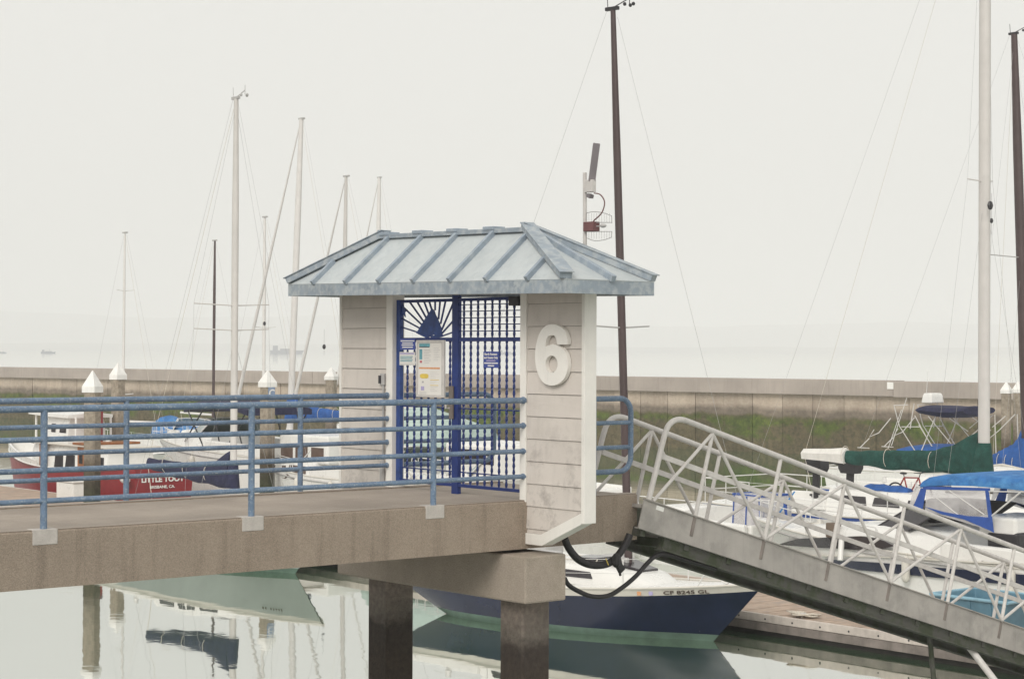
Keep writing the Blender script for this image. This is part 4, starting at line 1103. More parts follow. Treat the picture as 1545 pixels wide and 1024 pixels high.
# 1. the navy sloop whose bow shows under the gangway
nb_, NH, nzd = sailboat('navy_sailboat', 'dark navy sailboat with white deck and bronze mast, moored behind the pier piles', 953, 33.2, -1, 8.35, 2.5, (1.06, .76, .80), M_navy, M_cream, M_boot, .125, ob=1.05, os_=1.7,
        mast=10.95, mr=.058, mt=.15, rake=R(2.35), mmat=M_mastd, boom=None, cabin=.34, wins=2, spread=(.425,), spr_half=.9, pos=V((9.72, 8.93, 0)), shrouds=False, detail=False)
nb_.rotation_euler.z = R(-90+7)
lifelines(nb_, NH, .2, .9, 5, .5)
m = MB(); n = 6
for sd in (1, -1):
    m.tube([NH.pt(.88, 1, sd), NH.pt(.90, 1, sd)+V((0, -sd*.04, .35)), NH.pt(.975, 1, sd)+V((0, -sd*.02, .42)), NH.pt(.985, 1, sd)], .014, 6)
m.build('pulpit', M_steel, nb_, smooth=50)
# registration marks on the port bow band (the side that faces the pier)
def hull_text(H, root, body, t, zr, sd, size, mm, width=None):
    a_, b2 = H.pt(t-.02, zr, sd), H.pt(t+.02, zr, sd); c = H.pt(t, zr, sd); up_ = (H.pt(t, zr+.06, sd)-H.pt(t, zr-.06, sd)).normalized()
    rt = (b2-a_).normalized()*(1 if sd < 0 else -1); n = rt.cross(up_).normalized(); up_ = n.cross(rt)
    return text(body, size, c+n*.008, rt, up_, mm, root, width=width, extrude=.002, bold=.002)
SDV = -1                                                     # starboard side faces the camera when the bow points to -Y
M_letter = mat('letter_brown', (.10, .075, .06), .6)
hull_text(NH, nb_, 'CF 8245 GL', .862, .918, SDV, .095, M_letter, .80)
for t_, mm in ((.765, M_orange), (.79, M_lilac)):
    c = NH.pt(t_, .918, SDV); a_ = NH.pt(t_+.01, .918, SDV); rt = (a_-c).normalized(); n = rt.cross(V((0, 0, 1))).normalized()
    m = MB(); m.bar(c-rt*.035+n*.006, c+rt*.035+n*.006, .008, .075); m.build('sticker', mm, nb_)
for (x, y, sx, sy, h) in ((.35, .25, .28, .5, .06), (-.6, -.4, .5, .2, .12), (.95, -.1, .35, .22, .1), (-1.3, .2, .4, .5, .14)):
    m = MB(); m.box(x, x+sx, y, y+sy, nzd+.33, nzd+.36+h); m.build('deck_box', M_grey, nb_, bevel=.02)
m = MB(); m.tube(cr([(.5, -.3, nzd+.38), (.1, -.5, nzd+.39), (-.3, -.2, nzd+.38), (.0, .1, nzd+.39), (.5, 0, nzd+.40), (.8, -.35, nzd+.36)], 5), .014, 5); m.build('loose_rope', M_rope, nb_)
hp = [V((x, y, nzd+.36-.30*max(0, (x-1.35)/.8)+.03)) for x, y in ((.95, -.34), (1.75, -.22), (1.75, .22), (.95, .34))]
m = MB(); m.prism(hp, (0, 0, .05)); m.build('forward_hatch', M_glass, nb_, bevel=.015)
# mooring line to the dock
t = empty('mooring_line', (DKX+.2, pc.y, .45), 'thin pale mooring line from the navy bow to the coil on the dock', 'rope')
w0 = nb_.matrix_basis @ NH.pt(.97, 1, 0)
m = MB(); m.tube(cr([w0, w0.lerp(V((DKX+.2, pc.y, .45)), .5)-V((0, 0, .18)), V((DKX+.2, pc.y, .45))], 6), .012, 5); m.build('line', M_rope, t)

# 2. the sloop behind the railings: tall pale mast, navy sail cover
sb2, H2, z2 = sailboat('white_sailboat', 'sailboat with tall pale mast and navy sail cover behind the railings at left', 353, 44.0, -1, 8.6, 2.6, (1.0, .80, .85), M_ltblue, M_cream, M_boot, .09, ob=1.1, os_=.7,
        mast=10.65, mr=.075, mt=.07, rake=R(0.1), heel=R(.25), mmat=M_alu, boom=3.9, cover=M_navycloth, cov_h=(.10, .22, .72), spread=(.5, .44), boomz=1.90, cabin=.36, spr_half=1.0, detail=False, boomup=.22)
for k in range(8):
    if k == 2: continue
    c = H2.pt(.845+.008*k, .80, -1); m = MB(); m.bar(c+V((0, -.004, -.035)), c+V((.02, -.004, .035)), .01, .035); m.build('registration_mark', M_letter, sb2)

# 3..9 masts standing over the railings
G2 = 'sailboats moored beyond the railings'
s5, H5, z5 = sailboat('leaning_mast_sailboat', 'sailboat with leaning pale mast, furled jib and bright blue sail cover', 437, 68, 1, 9.0, 2.9, (1.25, 1.0, 1.0), M_white, M_bluepaint, M_boot, .09, mast=13.0, mr=.105, rake=R(3.4), mmat=M_alup, boom=3.6, cover=M_blue2, cov_h=(.12, .32, .80), furl=M_alup, spread=(), boomz=2.6, group=G2, masthead=False, shrouds=False)
sailboat('slim_mast_sailboat', 'sailboat with very thin pale mast standing furthest left behind the railings', 186, 78, 1, 7.5, 2.4, (1.0, .8, .8), M_white, mast=9.6, mr=.05, rake=R(.6), mmat=M_alup, boom=2.6, cover=None, spread=(.72, .22), group=G2, masthead=False, shrouds=False, spr_half=.4)
sailboat('dark_mast_sailboat', 'sailboat with thin dark mast left of the tall pale mast', 322, 86, -1, 7.6, 2.4, (1.0, .8, .8), M_white, mast=9.75, mr=.06, rake=R(-.6), mmat=M_mastd, boom=2.8, spread=(), group=G2, masthead=False, shrouds=False)
sailboat('short_mast_sailboat', 'sailboat whose mast rises behind the piling with the letter plate', 398, 80, 1, 7.6, 2.5, (1.0, .8, .8), M_white, mast=10.4, mr=.065, rake=R(.2), mmat=M_alup, boom=2.8, spread=(.5,), group=G2, masthead=False, shrouds=False, spr_half=.5)
sailboat('ochre_jib_sailboat', 'sailboat with tan mast and furled jib just left of the gatehouse', 517, 70, 1, 8.4, 2.7, (1.1, .9, .9), M_white, mast=11.2, mr=.075, rake=R(1.0), mmat=M_alu, boom=3.0, cover=None, furl=M_alup, spread=(), group=G2, masthead=False, shrouds=False)
sailboat('faint_mast_sailboat', 'farthest sailboat whose faint pale mast rises above the gatehouse roof', 568, 95, 1, 9.0, 2.8, (1.1, .9, .9), M_white, mast=13.4, mr=.11, rake=R(.8), mmat=M_alup, boom=3.0, furl=M_alup, spread=(), group=G2, masthead=False, shrouds=False)
# radar reflectors on two masts
for px_, py_, D, lab in ((399, 488, 79.5, 'small black ball hoisted beside the mast behind the lettered piling'), (489, 523, 66, 'small black block on the stay left of the gatehouse'), (1494, 310, 42.0, 'black flag shaped block on the tall mast at right'), (1496, 333, 42.0, 'tiny dark diamond hanging below the black block on the tall mast')):
    p = at(px_, py_, D); t = empty('radar_reflector', p, lab, 'reflector'); MB().ball((0, 0, 0), .075 if D > 50 else (.085 if py_ == 310 else .05), 8, 4, (1, .6, 1.2)).build('reflector_body', M_dark, t)
    m = MB(); m.tube([(0, 0, -.3), (0, 0, .6)], .006, 4); m.build('hanging_line', M_wire, t)

# 10. green covered sloop at the right
gs_, GH, gz = sailboat('green_cover_sailboat', 'big white sailboat with dark green sail cover and thick pale mast', 1485, 42.3, -1, 12.4, 3.7, (1.5, 1.22, 1.2), M_white, M_bluepaint, M_bluepaint, .08, ob=1.3, os_=.5, mast=16.5, mr=.105, mt=.09, rake=0, mmat=M_alu,
        boom=5.1, cover=M_green, cov_h=(.14, .30, .80), cov_start=.25, spr_half=.45, spread=(.47,), boomz=2.38, cabin=.48, wins=4, detail=True)
p_ = None
m = MB(); g0 = V((1.1-.15, 0, 2.52))
m.loft([[V((x, y, z)) for y, z in ((0, .16), (.13, .05), (.10, -.12), (-.10, -.12), (-.13, .05))] if False else [V((x, y*s_2, 2.41+z*s_2)) for y, z in ((0, .18), (.13, .06), (.10, -.12), (-.10, -.12), (-.13, .06))] for x, s_2 in ((-2.80, 1.25), (-3.3, 1.0), (-3.95, .85), (-4.15, .8))])
m.build('white_boom_sleeve', mat('white_canvas', (.74, .72, .68), .85, .08, 5, .3, 12), gs_, smooth=50)
for px_, D, lab, sd in ((1232, 46.6, 'black outboard motor with pale top hung on the stern rail, left of two', 0), (1283, 45.4, 'black outboard motor under the green covered boom, right of two', 1)):
    p = at(px_, 706, D); t = empty('outboard_motor', p, lab, 'outboard motor', 'outboard motors on the stern rail')
    m = MB(); m.loft([[V((x*s_2, y*s_2, z)) for x, y in ((-.16, -.26), (.16, -.26), (.19, 0), (.16, .24), (-.16, .24), (-.19, 0))] for z, s_2 in ((-.12, .8), (.0, 1.0), (.16, 1.0), (.26, .72))]); m.build('cowling', M_dark, t, smooth=40)
    if not sd: m = MB(); m.ball((0, 0, .27), .17, 10, 5, (1, 1.3, .35)); m.build('cowling_top', M_grey, t, smooth=50)
    m = MB(); m.bar((0, 0, -.1), (0, .02, -.62), .10, .16, V((0, 1, 0))); m.bar((0, -.1, -.62), (0, .2, -.66), .05, .05); m.ball((0, .05, -.68), .06, 8, 5, (1, 2, 1)); m.build('lower_leg', M_dark, t)
    m = MB(); m.tube([(0, .2, .05), (0, .62, .10)], .02, 6); m.build('tiller', M_dark, t)
# bicycle on the coachroof
bp = at(1372, 729, 43.0)
bk = empty('bicycle', (bp.x, bp.y, bp.z-.50), 'red bicycle parked on the deck under the green boom', 'bicycle')
bk.scale = (.8, .8, .8)
for sy in (-.48, .48):
    m = MB(); m.tube([(0, sy+.31*math.cos(a_*math.pi/12), .31+.31*math.sin(a_*math.pi/12)) for a_ in range(24)], .024, 6, closed=True); w_ = m.build('wheel', M_black, bk, smooth=60)
    m = MB()
    for k in range(8): a_ = k*math.pi/4; m.tube([(0, sy, .31), (0, sy+.3*math.cos(a_), .31+.3*math.sin(a_))], .003, 3)
    m.build('spokes', M_steel, bk)
m = MB(); A_ = V((0, .48, .31)); Bb = V((0, .02, .28)); Cc = V((0, .18, .78)); Dd = V((0, -.33, .80)); Ff = V((0, -.48, .31))
for a_, b2 in ((A_, Bb), (A_, Cc), (Bb, Cc), (Cc, Dd), (Bb, Dd), (Dd, Ff)): m.tube([a_, b2], .022, 6)
m.build('frame', mat('bike_red', (.30, .04, .035), .4), bk)
m = MB(); m.tube([(-.25, -.36, .95), (0, -.40, .93), (.25, -.36, .95)], .014, 6); m.tube([(0, -.34, .8), (0, -.39, .94)], .014, 6); m.build('handlebar', M_dark, bk)
m = MB(); m.ball((0, .21, .90), .09, 8, 5, (.8, 1.5, .4)); m.tube([Cc, (0, .2, .88)], .013, 6); m.build('saddle', M_dark, bk)

for px_, py_, D, sx, lab in ((1327, 738, 43.6, .38, 'blue tarpaulin bundle on the deck under the green boom'), (1352, 741, 43.2, .4, 'smaller blue canvas bag beside the bicycle')):
    p = at(px_, py_, D); t = empty('canvas_bundle', p, lab, 'bundle'); rg = []
    for i in range(7):
        u = i/6; r_ = sx*.42*(.55+.45*math.sin(math.pi*(.1+.8*u))); rg.append([V((r_*math.cos(k*.785)*(1+.12*math.sin(3*k+i)), -sx+2*sx*u, r_*.8*math.sin(k*.785)*(1+.1*math.sin(2*k+i*2)))) for k in range(8)])
    m = MB(); m.loft(rg); m.build('canvas', M_blue2, t, smooth=50)
# 11. white express cruiser with the blue canopy
def cruiser(name, label, pos, bow, L, B, fb,  band=None, bandm=None, canopy=None, winlen=.4, group=None, vin=True, hullm=None, top='canopy', win=M_glass, ports=True, sidew=True, wind=True):
    rz = R(90) if bow > 0 else R(-90)
    root = empty(name, pos, label, 'motorboat', group, rz)
    H = Hull(L, B, *fb, L*.13, .0, tw=.93, fine=.12, full=.90, maxt=.35)
    H.build(root, [M_white, hullm or M_white, bandm or M_white, M_boot, bandm or M_white], 0, .06, band)
    zd = H.sheer(.5)
    st = [(-L*.12, B*.44, zd-.08, zd+.42), (L*.06, B*.43, zd-.06, zd+.44), (L*.20, B*.36, zd-.04, zd+.34), (L*.32, B*.24, zd+.02, zd+.2), (L*.41, B*.12, zd+.06, zd+.10)]
    trunk(root, 'foredeck_house', st, M_white, smooth=60)
    if sidew: side_windows(root, st, [(-L*.06, L*.08, .16, .60), (L*.10, L*.25, .18, .55)], win)
    # hull ports: long dark eye shapes in the topsides
    m = MB()
    for sd in (1, -1):
        poly = []
        for t, r in ((.50, .86), (.56, .95), (.70, .965), (.78, .93), (.86, .84), (.76, .83), (.60, .82)): poly.append(H.pt(t, r, sd)+V((0, sd*.012, 0)))
        m.prism(poly, (0, -sd*.01, 0))
    if ports: m.build('hull_window', win, root)
    # windscreen
    zt = zd+.42
    A_ = [V((-L*.02, B*.40, zt)), V((L*.08, B*.30, zt)), V((L*.115, 0, zt-.02)), V((L*.08, -B*.30, zt)), V((-L*.02, -B*.40, zt))]
    Bq = [V((-L*.10, B*.37, zt+.48)), V((-L*.01, B*.27, zt+.52)), V((L*.015, 0, zt+.54)), V((-L*.01, -B*.27, zt+.52)), V((-L*.10, -B*.37, zt+.48))]
    for k in range(4 if wind else 0):
        m = MB(); n_ = (A_[k+1]-A_[k]).cross(Bq[k]-A_[k]).normalized()*.012; m.prism([A_[k], A_[k+1], Bq[k+1], Bq[k]], n_); m.build('windscreen_pane', M_glassw if name != 'white_cruiser' else M_glass, root)
    if not wind: A_, Bq = [], []
    m = MB(); m.tube([p for p in (Bq or [V((0, -.3, zd+.3)), V((0, .3, zd+.3))])], .022, 6)
    for a_, b2 in zip(A_, Bq): m.tube([a_, b2], .018, 6)
    m.build('windscreen_frame', M_steel if canopy is None else M_dark, root)
    # cockpit sides
    m = MB()
    for sd in (1, -1): m.bar((-L*.11, sd*B*.45, zd+.12), (-L*.5+.1, sd*B*.44, zd+.05), .16, .38)
    m.box(-L*.5+.03, -L*.5+.2, -B*.40, B*.40, zd-.1, zd+.22); m.build('cockpit_side', M_white, root, bevel=.05)
    for sd in (1, -1):
        for t_ in (.08, .30, .88):
            p = H.pt(t_, 1, sd)+V((0, -sd*.06, .03)); m = MB(); m.tube([p+V((-.1, 0, .05)), p, p+V((.1, 0, .05))], .014, 5); m.build('cleat', M_steel, root)
        for t_ in (.22, .46): fender(root, H, t_, sd)
    m = MB()
    for sd in (1, -1): m.tube([H.pt(i/19, .90, sd)+V((0, sd*.012, 0)) for i in range(20)], .024, 6)
    m.build('rub_strake', M_grey, root, smooth=50)
    rl = MB()
    for sd in (1, -1):
        P_ = [H.pt(t, 1, sd)+V((0, -sd*.06, .42)) for t in (.55, .66, .77, .88, .965)]; rl.tube([P_[0]-V((.2, 0, .4))]+P_, .013, 6)
        for p in P_: rl.tube([p, p-V((0, 0, .4))], .011, 6)
    rl.tube([H.pt(.965, 1, 1)+V((0, -.06, .42)), H.pt(.99, 1, 0)+V((0.05, 0, .42)), H.pt(.965, 1, -1)+V((0, .06, .42))], .013, 6)
    rl.build('bow_rail', M_steel, root, smooth=50)
    return root, H, zd
D11 = 37.6
c11 = V((17.95, 8.45, 0))
cz, CH, czd = cruiser('white_cruiser', 'white motor cruiser with bright blue canopy and navy hull band', c11, 1, 10.2, 3.05, (1.22, .98, .92), None, M_navy, canopy=M_blue, hullm=M_white, ports=False, sidew=False)
# canopy: given as world heights, built on the local frame (x local = world Y, y local = -world X)
def cl(px_, py_, sx):          # point on the canopy side plane world X = sx, in the boat's own frame
    p = onX(px_, py_, sx); return V((p.y-c11.y, -(p.x-c11.x), p.z))
sxN, sxF = 16.62, 19.28
tp = {}
for nm, sx in (('n', sxN), ('f', sxF)): tp[nm] = sx
def canopy_pt(px_, py_, far):
    p = cl(px_, py_, sxN)
    if far: p = V((p.x, -p.y, p.z))
    return p
prof = [(1388, 726, 735), (1398, 720, 733), (1430, 718, 732), (1468, 718, 733), (1505, 721, 736), (1546, 723, 740), (1562, 728, 738)]
rg = []
for x, yt, yb in prof:
    a_, b2 = cl(x, yt, sxN), cl(x, yb, sxN); w = a_.y
    rg.append([V((a_.x, w*1.0, b2.z)), V((a_.x, w*.985, b2.z+(a_.z-b2.z)*.6)), V((a_.x, w*.93, a_.z)), V((a_.x, w*.5, a_.z+.04)), V((a_.x, -w*.5, a_.z+.04)), V((a_.x, -w*.93, a_.z)), V((a_.x, -w*.985, b2.z+(a_.z-b2.z)*.6)), V((a_.x, -w, b2.z))])
m = MB(); m.loft(rg, closed=True); m.build('canopy_top', M_blue, cz, smooth=50)
quad = lambda pts, far: [(V((p.x, -p.y, p.z)) if far else p) for p in (cl(x, y, sxN+.02) for x, y in pts)]
for far in (False, True):
    sg = -1 if far else 1
    m = MB(); m.prism(quad([(1398, 738), (1492, 738), (1496, 800), (1396, 770)], far), (0, .006*sg, 0)); m.build('side_curtain', M_vinyl, cz)
    for pts in ([(1390, 736), (1398, 736), (1392, 770), (1378, 765)], [(1392, 733), (1494, 736), (1494, 740), (1394, 738)], [(1487, 740), (1492, 740), (1500, 803), (1494, 800)], [(1396, 764), (1425, 772), (1460, 778), (1493, 780), (1497, 801), (1455, 783), (1420, 775)]):
        m = MB(); m.prism(quad(pts, far), (0, .014*sg, 0)); m.build('curtain_trim', M_bluepaint, cz)
    m = MB(); m.prism(quad([(1382, 726), (1392, 740), (1374, 768), (1372, 762)], far), (0, .006*sg, 0)); m.build('front_curtain', M_vinyl, cz)
    m = MB(); m.tube(quad([(1545, 738), (1496, 778)], far), .016, 6); m.tube(quad([(1430, 738), (1485, 776)], far), .012, 6); m.tube(quad([(1412, 750), (1448, 778)], far), .012, 6); m.tube(quad([(1384, 733), (1394, 737), (1494, 741), (1546, 742)], far), .012, 6)
    m.build('canopy_frame', M_steel, cz)
def hit(px_, py_):                 # where a sight line meets the topsides of the cruiser
    sx = 16.5
    for _ in range(8):
        p = cl(px_, py_, sx); t = min(.97, max(.02, CH.T(p.x))); y = CH.pt(t, max(.02, min(1, p.z/CH.sheer(t))), 1).y; sx = c11.x-y
    return V((p.x, y, p.z))
def side_strip(name, up_, lo, mm, n=14):
    def ev(pl, x):
        for a_, b2 in zip(pl[:-1], pl[1:]):
            if a_[0] <= x <= b2[0]: return a_[1]+(b2[1]-a_[1])*(x-a_[0])/(b2[0]-a_[0])
        return pl[-1][1]
    for sg in (1, -1):
        m = MB(); rg = []
        for i in range(n+1):
            x = up_[0][0]+(up_[-1][0]-up_[0][0])*i/n; a_, b2 = hit(x, ev(up_, x)), hit(x, ev(lo, x)+.3); e = V((0, .05, 0))
            rg.append([V((q.x, q.y*sg, q.z)) for q in (a_+e, b2+e, b2-e, a_-e)])
        m.loft(rg); m.build(name, mm, cz)
side_strip('hull_window', [(1178, 820), (1206, 812), (1300, 808), (1330, 812), (1350, 822)], [(1178, 821), (1230, 825), (1300, 828), (1328, 828), (1350, 823)], M_glass)
side_strip('hull_band', [(1246, 843), (1320, 847.5), (1545, 866), (1600, 871)], [(1246, 844), (1285, 858), (1320, 861), (1545, 883), (1600, 889)], M_navy)
side_strip('rub_line', [(1190, 836), (1320, 838), (1600, 853)], [(1190, 837.5), (1320, 839.5), (1600, 855)], M_cream)
m = MB(); p = cl(1531, 806, 17.2); m.loft([[V((p.x+x, p.y+y, p.z+z)) for x, y in ((-.35, -.4), (.35, -.4), (.35, .4), (-.35, .4))] for z in (-.3, -.05, .08)]); m.build('dark_seat', M_dark, cz, bevel=.06)
m = MB(); p = cl(1528, 784, 17.4); m.box(p.x-.5, p.x+.35, p.y-.6, p.y+.6, p.z-.25, p.z+.10); m.build('seat_box', M_white, cz, bevel=.06)
m = MB(); p = cl(1417, 765, 17.7); m.box(p.x-.1, p.x+.1, p.y-.25, p.y+.25, p.z-.3, p.z+.15); m.build('helm_seat', M_dark, cz, bevel=.04)
m = MB(); p = cl(1258, 800, 16.9); m.box(p.x-.12, p.x+.12, p.y-.1, p.y+.12, p.z-.14, p.z+.16); m.build('rail_box', mat('brown_box', (.17, .13, .10), .8), cz, bevel=.02)
m = MB(); m.tube([cl(1270, 812, 16.5), cl(1268, 845, 16.4)], .06, 8); m.build('fender', M_white, cz, smooth=50)

# runabout with the clear enclosure framed in navy, left of the cruiser
rc = V((18.55, 16.1, 0))
rt_, RH, rzd = cruiser('white_runabout', 'small white runabout with clear enclosure edged in navy behind the gangway rails', rc, 1, 5.6, 2.2, (1.0, .85, .8), None, M_white, ports=False, sidew=False, wind=False)
e0 = []
zt = rzd+.12
bx0, bx1, w_ = -2.7, -1.85, .5
for sd in (1, -1):
    m = MB(); m.box(bx0, bx1, sd*w_-.004, sd*w_+.004, zt, zt+.73); m.build('clear_panel', M_vinyl, rt_)
    m = MB(); 
    for a_, b2 in (((bx0, sd*w_, zt+.73), (bx1, sd*w_, zt+.73)), ((bx0, sd*w_, zt), (bx0+.05, sd*w_, zt+.73)), ((bx1, sd*w_, zt), (bx1-.05, sd*w_, zt+.73)), ((-2.25, sd*w_, zt), (-2.28, sd*w_, zt+.7)), ((bx0, sd*w_, zt+.02), (bx1, sd*w_, zt+.02))): m.bar(a_, b2, .025, .03)
    m.build('navy_edging', M_bluepaint, rt_)
for x in (bx0, bx1): m = MB(); m.box(x-.004, x+.004, -w_, w_, zt, zt+.73); m.build('clear_panel', M_vinyl, rt_); m = MB(); m.bar((x, -w_, zt+.73), (x, w_, zt+.73), .035, .05); m.build('navy_edging', M_bluepaint, rt_)
m = MB(); m.box(bx0, bx1, -w_, w_, zt+.73, zt+.745); m.build('clear_roof', M_vinyl, rt_)
pA, pB = at(1199, 741, 42.5), at(1172, 779, 42.5)
t = empty('blue_paddle', pA, 'bright blue paddle leaning beside the clear enclosure', 'paddle')
m = MB(); m.bar(pA, pB, .12, .03, V((0.7, -.7, 0))); m.build('blade', M_blue, t, world=True); m = MB(); m.tube([pA.lerp(pB, .5), at(1187, 782, 42.4), at(1183, 755, 42.4)], .03, 6); m.build('loom', M_bluepaint, t, world=True)

# 12. dark mast boat at the right edge with the blue cover
sailboat('blue_cover_sailboat', 'sailboat with dark mast and royal blue sail cover at the right edge', 1551, 50, -1, 10.5, 3.2, (1.35, 1.1, 1.1), M_white, M_bluepaint, M_boot, .09, mast=13.25, mr=.10, mt=.08, rake=R(2.2), mmat=M_mastd, boom=.95, cover=M_blue2, cov_h=(.2, .55, 1.05), spread=(.5,), boomz=1.95, furl=None)
# white dome tip behind the canopy
p = at(1512, 712, 45.5); t = empty('white_dinghy', (p.x, p.y, p.z-.4), 'white upturned dinghy behind the blue canopy', 'dinghy')
m = MB(); rg = []
for i in range(9):
    u = i/8; w = .62*math.sin(math.pi*(.12+.76*u))**.6; h = .55*math.sin(math.pi*(.15+.7*u))**.7
    rg.append([V((w*math.cos(a_), -1.2+2.4*u, h*math.sin(a_)**.8)) for a_ in [math.pi*k/8 for k in range(9)]])
m.loft(rg); m.build('dinghy_hull', M_white, t, smooth=60)
m = MB(); m.tube([(0, -1.1, .42), (0, 0, .58), (0, 1.1, .42)], .03, 6); m.build('keel_strip', M_cream, t)
m = MB(); m.box(-.5, .5, -.7, -.6, -.35, .05); m.box(-.5, .5, .6, .7, -.35, .05); m.build('chocks', M_waler, t)

# 13. trawler with stern arch, radar and navy bimini
tw_c = at(1428, 512, 62)
tr = empty('arch_motorboat', (tw_c.x, tw_c.y, 0), 'motorboat with pipe arch, white radar box, navy bimini and blue cockpit cover', 'motorboat', None, R(-90))
TH = Hull(8.2, 2.8, 1.3, 1.05, 1.0, .9, .1, tw=.9); TH.build(tr, [M_white, M_white, M_boot, M_boot], 0, .1)
def tl(px_, py_, dz=0): p = at(px_, py_, 62); return V((-(p.y-tw_c.y), (p.x-tw_c.x), p.z))
st = [(-1.0, 1.05, 1.0, 1.5), (1.6, 1.0, 1.05, 1.55), (2.7, .6, 1.1, 1.3)]
trunk(tr, 'cabin_trunk', st, M_white); side_windows(tr, st, [(-.8, .3, .3, .7), (.5, 1.4, .3, .7)])
def lofty(pxs, name, mm, wid):
    rg = []
    for x, y0, y1 in pxs:
        a_, b2 = tl(x, y0), tl(x, y1); c = (a_.z+b2.z)/2; h = (a_.z-b2.z)/2
        rg.append([V((a_.x, wid*math.cos(k*math.pi/6), c+h*math.copysign(abs(math.sin(k*math.pi/6))**.7, math.sin(k*math.pi/6)))) for k in range(12)])
    m = MB(); m.loft(rg); return m.build(name, mm, tr, smooth=50)
lofty([(1385, 614, 623), (1392, 611, 626), (1440, 611, 630), (1490, 612, 629), (1510, 611, 627), (1523, 612, 624)], 'bimini', M_navycloth, .85)
lofty([(1328, 676, 690), (1345, 673, 692), (1385, 670, 690), (1420, 669, 690), (1452, 671, 690)], 'cockpit_cover', M_blue2, .9)
m = MB(); a_, b2 = tl(1373, 593), tl(1404, 608); rgx = [[V((x, y, z)) for x, y in ((min(a_.x, b2.x)+ins, -.33+ins), (max(a_.x, b2.x)-ins, -.33+ins), (max(a_.x, b2.x)-ins, .33-ins), (min(a_.x, b2.x)+ins, .33-ins))] for z, ins in ((b2.z, 0.0), (b2.z+.22, .03), (a_.z, .06))]
m.loft(rgx); m.build('radar_box', M_white, tr, bevel=.03)
m = MB()
for pts in ([(1367, 612), (1375, 642), (1404, 688)], [(1366, 611), (1388, 610)], [(1397, 608), (1391, 646)], [(1404, 640), (1432, 685)], [(1398, 626), (1408, 645), (1430, 684)], [(1378, 643), (1405, 643)], [(1418, 627), (1452, 668)], [(1428, 630), (1405, 686)], [(1450, 630), (1478, 650)], [(1515, 625), (1490, 650), (1468, 668)], [(1500, 628), (1480, 645)], [(1518, 625), (1520, 690)], [(1330, 660), (1316, 674)], [(1337, 647), (1330, 658), (1344, 652), (1362, 630)], [(1312, 674), (1330, 675)]):
    for yy in (-.6, .6): m.tube([tl(x, y)+V((0, yy, 0)) for x, y in pts], .016, 6)
m.build('pipe_arch', M_galv, tr, smooth=40)
m = MB()
for pts in ([(1398, 592), (1400, 560)], [(1345, 672), (1368, 600)], [(1340, 676), (1360, 618)]): m.tube([tl(x, y) for x, y in pts], .010, 5)
m.build('whip_aerials', M_steel, tr)

# 14. the red tug
tg = empty('red_tug', (15.95, 41.5, 0), 'red and white little tugboat with wooden doors, its name on the stern', 'tugboat', None, R(90))
K = Hull(10.9, 2.35, 1.40, 1.05, 1.38, .5, .12, tw=.86, fine=.45, full=.92, maxt=.45)
K.rail = M_white
K.build(tg, [M_redd, M_red, M_dark, M_redd], .10, .12)
m = MB()
for sd in (1, -1):
    rgs = []
    for i in range(9):
        t_ = .60+.395*i/8; p = K.pt(t_, 1, sd); hgt = .18+.20*(i/8); rgs.append([p+V((0, 0, .0)), p+V((.03, sd*.03, hgt)), p+V((.03, -sd*.05, hgt)), p+V((0, -sd*.06, 0))])
    m.loft(rgs)
m.build('bulwark', M_white, tg, smooth=50)
TUG0 = set(o.name for o in tg.children)
st = [(-3.3, .85, 1.2, 2.12), (-.2, .88, 1.2, 2.14), (1.9, .78, 1.25, 2.18), (2.5, .55, 1.3, 2.1)]
trunk(tg, 'long_cabin', st, M_white)
side_windows(tg, st, [(-3.1, -2.75, .18, .72), (-2.6, -2.25, .18, .72), (-1.2, -.55, .22, .70), (-.40, .25, .22, .70)], M_glass)
for xa in (-1.95, .75):
    for sd in (1, -1):
        m = MB(); m.box(xa, xa+.48, sd*.885-.02, sd*.885+.02, 1.15, 2.22); d_ = m.build('wooden_door', M_wood, tg, bevel=.01)
        m = MB(); m.box(xa+.12, xa+.36, sd*.885-.024, sd*.885+.024, 1.62, 2.05); m.build('door_window', M_glass, d_)
m = MB(); m.box(-3.5, 2.2, -.98, .98, 2.15, 2.21); m.build('cabin_roof', M_cream, tg, bevel=.02)
m = MB(); m.box(-2.1, -1.3, -1.0, 1.0, 2.212, 2.28); m.build('wooden_hatch', M_wood, tg, bevel=.015)
st2 = [(-.35, .68, 2.2, 3.02), (1.35, .68, 2.2, 3.02), (1.75, .52, 2.2, 3.0)]
trunk(tg, 'pilothouse', st2, M_white)
side_windows(tg, st2, [(-.2, .25, .40, .74), (.55, .85, .40, .74)], M_glass)
m = MB()
for k in range(2):
    for sd in (1, -1): m.prism([V((1.76, sd*.05, 2.5)), V((1.77, sd*.42, 2.5)), V((1.77, sd*.40, 2.85)), V((1.76, sd*.05, 2.87))], (.012, 0, 0))
m.build('front_window', M_glass, tg)
m = MB(); m.loft([[V((x, y*w, z+.05*(1-abs(y))) ) for y in (1, .5, 0, -.5, -1)]+[V((x, y*w, z-.10)) for y in (-1, 0, 1)] for x, w, z in ((-.6, .80, 3.12), (.8, .86, 3.14), (2.3, .78, 3.18), (2.45, .6, 3.18))]); m.build('pilothouse_roof', M_white, tg, smooth=40)
for x in (-.9, 1.95): 
    for sd in (1, -1): m = MB(); m.tube([(x+.1, sd*.62, 2.2), (x+.1, sd*.62, 3.05)], .04, 6); m.build('roof_post', M_white, tg)
m = MB(); m.tube([(-1.05, 0, 2.2), (-1.05, 0, 3.42)], .19, 14); m.build('funnel', M_red, tg, smooth=40)
m = MB(); m.tube([(-1.05, 0, 3.42), (-1.05, 0, 3.5)], .2, 14); m.build('funnel_rim', M_dark, tg, smooth=40)
